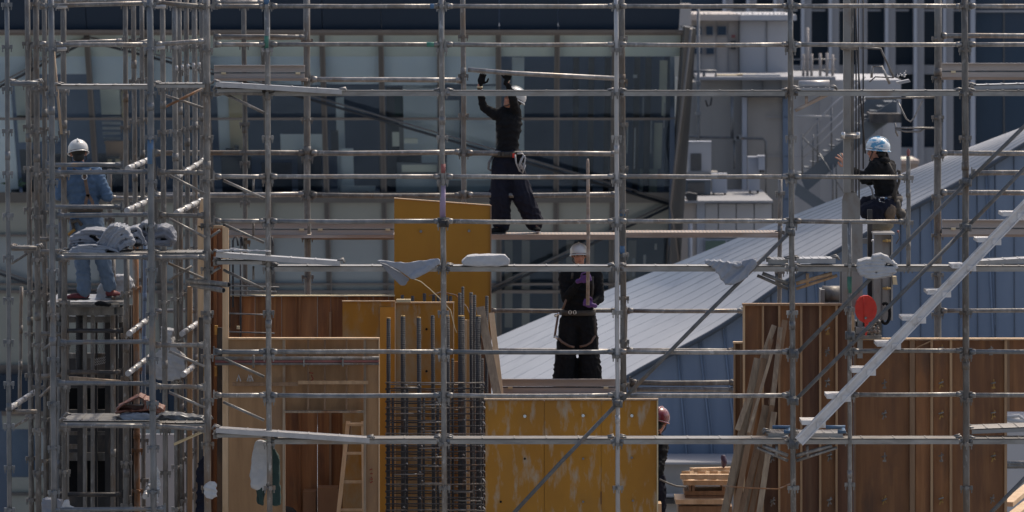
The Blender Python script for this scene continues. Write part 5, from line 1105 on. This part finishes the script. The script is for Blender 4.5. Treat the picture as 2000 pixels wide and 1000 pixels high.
hz = MB().tube([P(143, 330, B + .02), P(153, 336, B - .01), P(166, 343, B - .01), P(178, 330, B + .02)], .014, 6)
hz.build('harness_strap', strapm, pa)
for pts in ([(165, 342), (168, 360), (172, 383)], [(172, 380), (168, 392), (166, 410)], [(172, 380), (180, 393), (184, 410)]): MB().beam(P(*pts[0], B - .012), P(*pts[1], B - .012), .034, .012, Vector((0, 1, 0))).beam(P(*pts[1], B - .012), P(*pts[2], B - .012), .034, .012, Vector((0, 1, 0))).build('harness_strap', strapb, pa)
MB().tube([P(165 + 5 * math.cos(a), 345 + 6 * math.sin(a), B - .03) for a in [k * .7 for k in range(10)]], .006, 6).build('d_ring', chrome, pa)
MB().tube([P(140, 435, YA - .12), P(152, 430, YA - .15), P(160, 440, YA - .14)], .02, 8).tube([P(139, 428, YA - .1), P(145, 450, YA - .12)], .018, 8).build('tool_hook', strapm, pa); MB().tube([P(134, 458, YA - .1), P(146, 448, YA - .13)], .018, 8).build('yellow_tool', orangeb, pa)
for s_, sg in (('L', 1), ('R', -1)): hand(pa, J['wr' + s_], (-sg * .9, .5, .1), (0, .3, -1), (0, .5, .8), skin, 'hand', .6)
shoe(pa, J['anR'], J['toeR'], redshoe, officed); shoe(pa, J['anL'], J['toeL'], redshoe, officed)
# ---- worker B : black shirt reaching up
YB = 60.08
J = mk(0, YB, dict(head=(1002, 196, 0), neck=(995, 216, .0), chest=(991, 240), pelvis=(991, 304), shL=(1008, 222, .02), shR=(969, 224, -.02), elL=(1002, 192, -.24), elR=(944, 210, -.06), wrL=(991, 163, -.34), wrR=(937, 171, -.16),
                   hipL=(1001, 318), hipR=(980, 318), knL=(1022, 384, -.05), knR=(976, 384, -.04), anL=(1045, 438, .04), anR=(980, 440), toeL=(1050, 452, -.12), toeR=(962, 454, -.1)))
pb_ = thing('person', 'person in black sweater and wide navy trousers lifting a tube overhead with black gloves', 'person', P(1005, 458, YB))
fd = (-.72, -.35, .5); upd = (.42, .1, .85)
f, M = body_mesh(pb_, J, up=upd, fwd=fd); hair(pb_, f, M, -.04); face_parts(pb_, f, M)
helmet(pb_, J['head'] + Vector((0.02, 0, .02)), upd, fd, helw)
shirt(pb_, J, black, w=(.155, .12), th=.92, name='sweater', disp=.012); trousers(pb_, J, navycloth, (.118, .12, .128, .11), disp=.022, hem=.93, pel=(.165, .13))
belt(pb_, P(993, 301, YB), (1, 0, 0), .175, .135, strapm, .06)
for x in (972, 980, 996, 1006): MB().pbox(x, 297, x + 5, 305, YB - .16, .03).build('belt_pouch', strapm, pb_)
MB().pbox(1001, 300, 1006, 308, YB - .18, .03).build('red_tag', redp, pb_)
MB().prism([(1008, 300), (1022, 299), (1027, 306), (1025, 318), (1012, 316)], YB - .16, .12).build('tool_pouch', black, pb_)
for pts in ([(1010, 300), (1020, 300), (1026, 308), (1024, 322), (1017, 330), (1014, 322), (1018, 310), (1026, 304)], [(1006, 302), (1008, 318), (1015, 334), (1020, 338), (1026, 322)], [(1022, 304), (1016, 320), (1022, 332)]): MB().tube([P(x, y, YB - .2) for x, y in pts], .010, 6).build('lanyard_rope', alu, pb_)
MB().tube([P(x, y, YB - .05) for x, y in ((962, 306), (955, 318), (954, 330), (960, 333))], .016, 6).build('side_strap', steelblue, pb_)
MB().tube([J['wrR'] + Vector((0, 0, -.005)), J['wrR'] + Vector((0, 0, .015))], .034, 10).build('glove_cuff', cream, pb_); MB().tube([P(986, 158.5, YB - .35), P(996, 157.5, YB - .35)], .01, 8).build('glove_cuff', cream, pb_)
hand(pb_, P(938, 165, YB - .17), (.25, -.32, 1), (0, -.9, 0), (1, 0, .1), black, 'glove', .75, 1.12); hand(pb_, P(989, 158, YB - .36), (.35, -.3, 1), (.6, -.8, .2), (-1, 0, .2), black, 'glove', 1.05, 1.12)
shoe(pb_, J['anL'], J['toeL'], black, whitep); shoe(pb_, J['anR'], J['toeR'], black, officed)
# ---- worker C : black clothes, purple gloves
YC = 59.95
J = mk(0, YC, dict(head=(1131, 498, -.03), neck=(1133, 526), chest=(1133, 552), pelvis=(1129, 612), shL=(1164, 540), shR=(1104, 541), elL=(1171, 583, -.04), elR=(1105, 583, -.10), wrL=(1157, 594, -.2), wrR=(1132, 549, -.24),
                   hipL=(1145, 626), hipR=(1114, 626), knL=(1151, 690, -.02), knR=(1105, 690, -.02), anL=(1153, 750), anR=(1102, 750), toeL=(1160, 761, -.15), toeR=(1094, 761, -.15)))
pc = thing('person', 'person in black with flared trousers and purple gloves holding a long upright pole', 'person', P(1129, 765, YC))
fd = (.10, -1, -.12); upd = (0, -.05, 1)
f, M = body_mesh(pc, J, up=upd, fwd=fd); hair(pc, f, M, -.04); face_parts(pc, f, M)
helmet(pc, J['head'] + Vector((0, .02, .005)), (-.02, .12, 1), fd, helw)
shirt(pc, J, black, w=(.205, .125), th=1.12, name='jacket', disp=.016); trousers(pc, J, black, (.125, .122, .122, .148), disp=.014, hem=.96, pel=(.185, .13))
belt(pc, P(1129, 610, YC), (1, 0, 0), .195, .14, strapm, .06)
for x in (1110, 1119): MB().pbox(x, 606, x + 2, 614, YC - .17, .02).pbox(x + 5, 606, x + 7, 614, YC - .17, .02).pbox(x, 606, x + 7, 607.6, YC - .17, .02).pbox(x, 612.6, x + 7, 614, YC - .17, .02).build('belt_buckle', chrome, pc)
for pts, m_ in (([(1090, 615), (1086, 640), (1083, 660)], strapb), ([(1086, 656), (1098, 668), (1112, 676), (1122, 678)], strapb), ([(1163, 655), (1155, 668), (1144, 675), (1132, 677)], strapb), ([(1162, 616), (1163, 655)], strapm), ([(1109, 575), (1104, 590), (1099, 604)], strapb), ([(1118, 532), (1117, 545)], strapm), ([(1157, 540), (1158, 562), (1156, 585)], strapm)):
    MB().tube([P(x, y, YC - (.17 if x > 1095 and y > 600 else .15 if y < 600 else .05)) for x, y in pts], .013, 6).build('harness_strap', m_, pc)
MB().tube([P(1084, 617, YC - .05), P(1094, 612, YC - .1)], .018, 8).tube([P(1084, 656, YC - .08), P(1090, 662, YC - .1)], .018, 8).build('hook', chrome, pc)
MB().tube([P(1121, 515, YC - .11), P(1126, 521, YC - .13), P(1134, 523, YC - .14)], .007, 6).build('collar_edge', alu, pc)
hand(pc, P(1133, 548, YC - .27), (1, -.25, .35), (.5, -.8, .2), (0, -.1, 1), purple, 'glove', 1.0, 1.15); hand(pc, P(1158, 596, YC - .22), (-1, -.5, .35), (-.2, -1, 0), (0, 0, 1), purple, 'glove', 1.1, 1.15)
for s_ in 'LR': shoe(pc, J['an' + s_], J['toe' + s_], black, officed)
# ---- worker D : kneeling with blue helmet
YD = 56.6
J = mk(0, YD, dict(head=(1712, 294, .0), neck=(1722, 316), chest=(1727, 336), pelvis=(1735, 394), shL=(1736, 327, .10), shR=(1710, 326, -.12), elL=(1700, 352, .22), elR=(1690, 350, -.16), wrL=(1672, 338, .15), wrR=(1665, 332, -.12),
                   hipL=(1732, 400, .10), hipR=(1734, 402, -.09), knL=(1692, 400, .12), knR=(1694, 412, -.14), anL=(1730, 440, .1), anR=(1735, 436, -.12), toeL=(1717, 452, .1), toeR=(1718, 451, -.13)))
pd = thing('person', 'person in dark jacket and blue patterned white helmet crouching beside the hoist, one hand raised', 'person', P(1725, 455, YD))
fd = (-.85, .38, -.22); upd = (-.1, .05, 1)
f, M = body_mesh(pd, J, up=upd, fwd=fd); hair(pd, f, M, -.045); face_parts(pd, f, M)
helmet(pd, J['head'] + Vector((.015, 0, .01)), (.08, .02, 1), fd, helb, (.108, .135, .110))
shirt(pd, J, black, w=(.165, .13), th=1.15, name='jacket', disp=.02)
o = trousers(pd, J, navycloth, (.13, .12, .10, .075), disp=.02, hem=.85, pel=(.15, .16))
MB().tube([P(1716, 318, YD - .12), P(1726, 312, YD - .14), P(1733, 312, YD - .08)], .035, 8).build('jacket_collar', black, pd)
ORG().cap(P(1727, 302, YD), .045, P(1730, 316, YD), .05).blend('neck_towel', black, pd)
belt(pd, P(1732, 388, YD), (1, 0, 0), .165, .17, strapm, .06)
MB().pbox(1727, 385, 1733, 391, YD - .19, .03).build('blue_pouch', bluetape, pd)
MB().tube([P(1718, 388, YD - .2), P(1717, 393, YD - .2), P(1728, 396, YD - .2), P(1727, 386, YD - .2), P(1719, 386, YD - .2)], .008, 6).build('carabiner', chrome, pd)
ORG().ell(P(1738, 412, YD - .17), (.075, .06, .10)).ell(P(1737, 425, YD - .16), (.065, .05, .05)).blend('tool_pouch', pouchm, pd, disp=.02, dscale=.03)
ORG().ell(P(1752, 404, YD - .12), (.045, .06, .09)).ell(P(1760, 418, YD - .1), (.06, .06, .06)).ell(P(1762, 430, YD - .1), (.05, .07, .04)).blend('tool_bag', strapm, pd, disp=.03, dscale=.03)
for pts in ([(1735, 318), (1746, 340), (1750, 365), (1744, 385)], [(1757, 336), (1756, 355), (1749, 375), (1748, 395)], [(1752, 334), (1757, 334), (1757, 344)]): MB().tube([P(x, y, YD - .17) for x, y in pts], .017, 6).build('harness_strap', strapm, pd)
MB().tube([P(x, y, YD - .2) for x, y in ((1698, 362), (1703, 370), (1706, 384), (1711, 388))], .012, 6).build('lanyard', steelblue, pd)
ORG().cap(J['wrR'], .034, J['wrR'] + (J['wrR'] - J['elR']).normalized() * .02, .034).blend('cuff', black, pd)
hand(pd, P(1655, 326, YD - .06), (-.45, .2, .9), (-.2, 1, 0), (-.9, -.2, -.1), skin, 'hand', .28, 1.0, 1.0)
ORG().cap(J['wrR'], .03, P(1654, 328, YD - .06), .026).blend('wrist', skin, pd)
hand(pd, J['wrL'], (-1, .1, .1), (0, .2, 1), (0, -.9, .1), skin, 'hand', .8)
ORG().cap(P(1712, 442, YD - .13), .06, P(1733, 436, YD - .13), .075).cap(P(1705, 450, YD - .12), .035, P(1722, 449, YD - .13), .045).blend('khaki_boot', khaki, pd, disp=.02, dscale=.04); shoe(pd, J['anL'], J['toeL'], khaki, officed)
# ---- worker E : mostly behind the big yellow panel
YE = 57.2
J = mk(0, YE, dict(head=(1287, 824), neck=(1281, 852), chest=(1280, 875), pelvis=(1272, 940), shL=(1292, 872, .08), shR=(1258, 872, -.05), elL=(1288, 906, -.1), elR=(1248, 906, -.15), wrL=(1270, 925, -.25), wrR=(1255, 925, -.3),
                   hipL=(1280, 955), hipR=(1262, 955), knL=(1282, 1020), knR=(1262, 1020), anL=(1282, 1085), anR=(1262, 1085), toeL=(1290, 1096, -.1), toeR=(1270, 1096, -.1)))
pe = thing('person', 'person in dark jacket and maroon helmet half hidden behind the big yellow panel', 'person', P(1275, 1100, YE))
fd = (.3, .9, -.35); upd = (.15, .25, 1)
f, M = body_mesh(pe, J, up=upd, fwd=fd); hair(pe, f, M); face_parts(pe, f, M); helmet(pe, J['head'] + Vector((.0, 0, .02)), (.25, .1, 1), fd, helr, (.110, .14, .12))
shirt(pe, J, black, w=(.16, .13), th=1.1, name='jacket', disp=.025); trousers(pe, J, navycloth); ORG().ell(P(1292, 858, YE), (.05, .06, .035)).blend('collar_patch', whitep, pe, disp=.02, dscale=.03)
for s_ in 'LR': shoe(pe, J['an' + s_], J['toe' + s_], black, officed); hand(pe, J['wr' + s_], (-.5, -.8, -.2), (0, 0, -1), (1, 0, 0), skin, 'hand', .6)
# person head/shoulder glimpsed behind timbers
t = tag(ORG().ell(P(1414, 901, 58.2), (.035, .05, .08)).ell(P(1410, 893, 58.2), (.02, .03, .03)).blend('purple_bundle', mat('dull_purple_cloth', (.05, .028, .06), (.04, .022, .05)), None, disp=.03, dscale=.05), 'small dark purple bundle on the timber stack behind the leaning timbers', 'bundle')
# ================================================================== cloths
def cloth(name, label, outline, Y, d, m, cat, group=None, disp=.03, dscale=.12, d2=.015, d2s=.04, voxel=.0105, extra=None, smooth=3, cr=None):
    o = ORG().prism(outline, Y, d)
    if extra: extra(o)
    an = R_(-.6, .9); cr = cr or ((.011, .10, (an, .3, 1), .9), (.005, .05, (.4, .2, 1), .7))
    r = o.blend(name, m, None, voxel=voxel, smooth=smooth, disp=min(disp, .03), dscale=dscale, crease=cr)
    return tag(r, label, cat, group)
def folds(lines, Y, r):  # extra ridge tubes for layered folded edges
    def f(o):
        for pts in lines: o.tube([P(x, y, Y) for x, y in pts], r, 8)
    return f
g = 'grey tarps laid over the scaffold'
cloth('draped_tarp', 'grey tarp draped in a point over the rail left of the tall yellow panel middle', [(735, 508), (760, 510), (790, 513), (826, 509), (857, 505), (860, 509), (843, 523), (820, 540), (803, 546), (778, 528), (752, 515), (737, 512)], 53.84, .07, tarp, 'tarp', g, disp=.01, cr=((.005, .10, (.6, .2, 1), .7),),
      extra=folds([[(801, 543), (830, 532), (858, 508)], [(803, 540), (828, 526), (857, 506)], [(806, 544), (834, 530), (859, 512)]], 53.83, .018))
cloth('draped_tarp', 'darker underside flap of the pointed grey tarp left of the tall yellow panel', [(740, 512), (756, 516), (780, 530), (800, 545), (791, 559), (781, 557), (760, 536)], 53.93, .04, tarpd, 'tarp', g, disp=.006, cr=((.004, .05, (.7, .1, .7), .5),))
cloth('folded_sack', 'flat white folded sack resting on the rail in front of the tall yellow panel', [(901, 512), (912, 501), (930, 499), (960, 498), (986, 499), (996, 508), (994, 518), (970, 521), (930, 521), (905, 519)], 53.9, .3, whitebag, 'sack', disp=.02, dscale=.1, cr=((.005, .12, (.3, .3, 1), .7),))
cloth('draped_tarp', 'grey tarp folded over the rail with curled right edge, left of the fourth tall post', [(1377, 508), (1400, 508), (1425, 512), (1445, 511), (1470, 504), (1478, 506), (1474, 520), (1455, 540), (1430, 556), (1416, 558), (1408, 545), (1394, 524), (1378, 516)], 53.85, .1, tarp, 'tarp', g, disp=.015, cr=((.010, .07, (.8, .2, -.6), 1.2),),
      extra=folds([[(1420, 555), (1450, 538), (1476, 508)], [(1424, 550), (1450, 530), (1472, 506)], [(1430, 556), (1456, 542), (1479, 514)], [(1432, 514), (1440, 520), (1450, 516)]], 53.83, .016))
def layers(label, spec, Y, d, m, cat='tarp', group=None, name='folded_tarp', disp=.012):
    """folded cloth: spec = list of (top polyline, thickness px); each layer a rounded sheet, thin dark gaps between"""
    o = ORG()
    for k, (top, th) in enumerate(spec):
        pts = []
        for i in range(len(top) - 1):
            for u in (0, .33, .66): pts.append((top[i][0] + (top[i + 1][0] - top[i][0]) * u, top[i][1] + (top[i + 1][1] - top[i][1]) * u))
        pts.append(top[-1]); low = [(x + (.8 if 0 < q < len(pts) - 1 else 0), y + th * 1.2) for q, (x, y) in enumerate(pts)]
        o.prism(pts + low[::-1], Y + R_(-.03, .03), d)
        for q in (0, -1): o.tube([P(pts[q][0], pts[q][1] + th / 2, Y), P(pts[q][0], pts[q][1] + th / 2, Y + d)], th / 2 * U(Y), 8)
        o.tube([P(x, y + th / 2, Y) for x, y in pts], th / 2 * U(Y), 6)
    r = o.blend(name, m, None, voxel=.0065, smooth=2, disp=disp, dscale=.12, crease=((.005, .13, (1, .2, .3), 1.2),))
    return tag(r, label, cat, group)
layers('lowest flat folded grey tarp at the left end of the tarp pile', [([(152, 479), (178, 477), (204, 479), (228, 487)], 4), ([(142, 483), (160, 481), (190, 484), (212, 484), (232, 491)], 4), ([(137, 488), (160, 486), (186, 489), (206, 490)], 5), ([(135, 493), (160, 492), (190, 494), (208, 495)], 3.5)], 53.8, .5, tarp, group=g)
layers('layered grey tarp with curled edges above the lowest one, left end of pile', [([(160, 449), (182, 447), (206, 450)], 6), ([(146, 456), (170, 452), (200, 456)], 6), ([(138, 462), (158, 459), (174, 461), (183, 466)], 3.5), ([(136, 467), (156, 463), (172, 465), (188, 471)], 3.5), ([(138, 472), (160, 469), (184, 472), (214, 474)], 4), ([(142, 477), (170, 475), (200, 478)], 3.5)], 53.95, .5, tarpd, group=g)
layers('steeply folded grey tarp with thick parallel pleats, middle of the pile', [([(191, 473), (203, 452), (213, 441), (224, 438)], 4.5), ([(196, 475), (208, 454), (218, 443), (230, 439)], 4.5), ([(201, 477), (213, 457), (223, 446), (238, 440)], 5), ([(207, 479), (219, 459), (230, 447), (244, 443)], 5), ([(214, 480), (225, 462), (236, 450), (248, 447), (252, 455)], 6), ([(222, 480), (232, 466), (244, 456), (256, 460)], 9), ([(232, 480), (244, 470), (260, 468)], 10)], 53.85, .45, tarp, group=g, disp=.03)
layers('crumpled grey tarp with pointed flap right of the pleated one', [([(244, 456), (254, 444), (266, 442), (274, 448), (282, 468)], 6), ([(246, 464), (258, 456), (268, 452), (278, 470)], 7), ([(248, 474), (262, 466), (274, 470), (284, 472)], 7)], 54.15, .45, tarp, group=g, disp=.03)
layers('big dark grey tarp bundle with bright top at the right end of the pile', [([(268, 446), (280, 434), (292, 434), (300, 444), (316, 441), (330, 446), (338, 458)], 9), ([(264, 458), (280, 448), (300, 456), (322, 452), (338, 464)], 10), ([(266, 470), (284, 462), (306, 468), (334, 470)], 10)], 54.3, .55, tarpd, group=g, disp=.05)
layers('bundled pale grey tarp tied to the rail below the crouching worker', [([(1706, 499), (1722, 495), (1734, 501), (1742, 508)], 8), ([(1676, 509), (1692, 505), (1714, 506), (1734, 508), (1750, 514)], 5), ([(1675, 515), (1692, 511), (1712, 512), (1728, 513)], 5), ([(1676, 521), (1694, 518), (1712, 519), (1734, 520), (1752, 520)], 5), ([(1678, 527), (1700, 526), (1722, 524), (1746, 524)], 5), ([(1682, 533), (1704, 534), (1726, 531), (1748, 528)], 5), ([(1690, 539), (1710, 540), (1738, 535)], 4)], 53.8, .25, whitebag, group=g, name='bundled_tarp', disp=.03)
tag(MB().pbox(134, 478, 248, 485, 54.1, .3).build('flat_board', tarpd), 'flat grey board under the folded tarps', 'board')
cloth('white_sack', 'whitish grey sack leaning beside the red shoe on the tower top', [(185, 588), (186, 572), (196, 552), (214, 541), (240, 538), (256, 548), (258, 562), (240, 576), (222, 588), (200, 594)], 56.6, .4, whitebag, 'sack', disp=.06, dscale=.12, d2=.02)
tag(ORG().ell(P(196, 593, 56.1), (.07, .05, .03)).ell(P(210, 595, 56.1), (.05, .04, .025)).blend('dark_glove_pair', black, None, disp=.02, dscale=.03), 'crumpled dark gloves on the tower top beside the red shoe', 'gloves')
tag(ORG().ell(P(226, 583, 56.9), (.12, .1, .07)).blend('sand_bag', khaki, None, disp=.03, dscale=.06), 'brown bag lump behind the grey sack on the tower top', 'bag')
cloth('plastic_sheet', 'crumpled whitish plastic sheet hanging between poles left of the thick post', [(302, 740), (298, 712), (306, 690), (316, 676), (313, 642), (318, 638), (322, 642), (338, 644), (336, 660), (344, 684), (362, 700), (362, 725), (350, 742), (322, 745)], 56.0, .3, whitebag, 'plastic sheet', disp=.09, dscale=.12, d2=.03)
layers('red brown crumpled tarp lying on the lower left deck', [([(228, 797), (240, 788), (256, 780), (272, 773)], 4), ([(270, 772), (280, 776), (284, 790), (280, 800)], 5), ([(282, 779), (296, 784), (308, 793), (318, 799)], 6), ([(227, 803), (246, 799), (266, 800), (290, 798), (312, 802)], 5), ([(290, 786), (288, 796), (296, 803)], 5)], 53.9, .4, browntarp, name='brown_tarp', disp=.04)
tag(MB().pbox(240, 792, 282, 800, 54.05, .15).build('tarp_inner', browntarp), 'shaded inner fold of the red brown tarp on the lower left deck', 'tarp')
cloth('grey_cloth', 'pale grey crumpled cloth under the brown tarp', [(230, 812), (256, 808), (290, 807), (310, 812), (300, 822), (270, 824), (240, 822)], 53.85, .3, tarp, 'cloth', disp=.05, dscale=.06)
cloth('wrapped_bundle', 'dark blue grey wrapped bundle on the lower left deck beside the thick post', [(300, 816), (318, 808), (360, 812), (396, 816), (396, 828), (340, 832), (302, 830)], 54.2, .35, steelblue, 'bundle', disp=.04)
cloth('hanging_white_cloth', 'small white cloth hanging at the thick left post near the bottom', [(399, 944), (408, 939), (418, 940), (425, 946), (423, 970), (414, 978), (402, 973), (396, 965)], 53.75, .06, whitep, 'cloth', disp=.02)
cloth('dark_blue_cloth', 'dark cloth hanging beside the brown pillar form at lower left', [(386, 905), (396, 890), (403, 900), (404, 1030), (380, 1030), (384, 960), (382, 925)], 55.5, .1, navycloth, 'cloth', disp=.04)
t = thing('hanging_jacket', 'green and pale grey jacket hanging from the rail in front of the tan wall', 'jacket', P(518, 860, 54.3))
ORG().prism([(498, 862), (512, 859), (524, 870), (523, 930), (514, 962), (503, 958), (490, 953), (488, 930), (493, 888)], 54.22, .09).blend('pale_sleeve', whitep, t, disp=.03, dscale=.08)
ORG().prism([(506, 862), (518, 860), (535, 870), (546, 900), (548, 987), (532, 989), (527, 962), (521, 944), (519, 962), (513, 988), (502, 984), (500, 955), (509, 950), (514, 930), (512, 890)], 54.3, .09).blend('green_body', greenc, t, disp=.03, dscale=.08)
ORG().prism([(502, 952), (513, 950), (514, 985), (506, 987)], 54.22, .07).blend('green_cuff', greenc, t, disp=.02)
cloth('pale_wrap', 'white cloth bundle at the bottom left corner poles', [(118, 996), (124, 980), (134, 976), (136, 988), (150, 996), (180, 1004), (116, 1010)], 53.4, .15, whitep, 'cloth', disp=.03)
cloth('blue_wrap', 'blue grey cloth wrapped on the poles at the bottom left', [(82, 1010), (80, 980), (84, 974), (120, 978), (124, 1010)], 54.2, .2, tarpd, 'cloth', disp=.03)
cloth('plastic_strip', 'pale plastic strip laid over the middle slanting plank', [(420, 490), (450, 485), (480, 487), (530, 490), (530, 493), (480, 492), (450, 491), (424, 495)], 53.8, .1, whitebag, 'plastic sheet', disp=.01, voxel=.01)
cloth('hanging_plastic', 'torn white plastic hanging below the plastic sheet at lower left', [(306, 910), (312, 922), (314, 960), (308, 985), (303, 960), (302, 925)], 54, .05, whitep, 'plastic sheet', disp=.03)
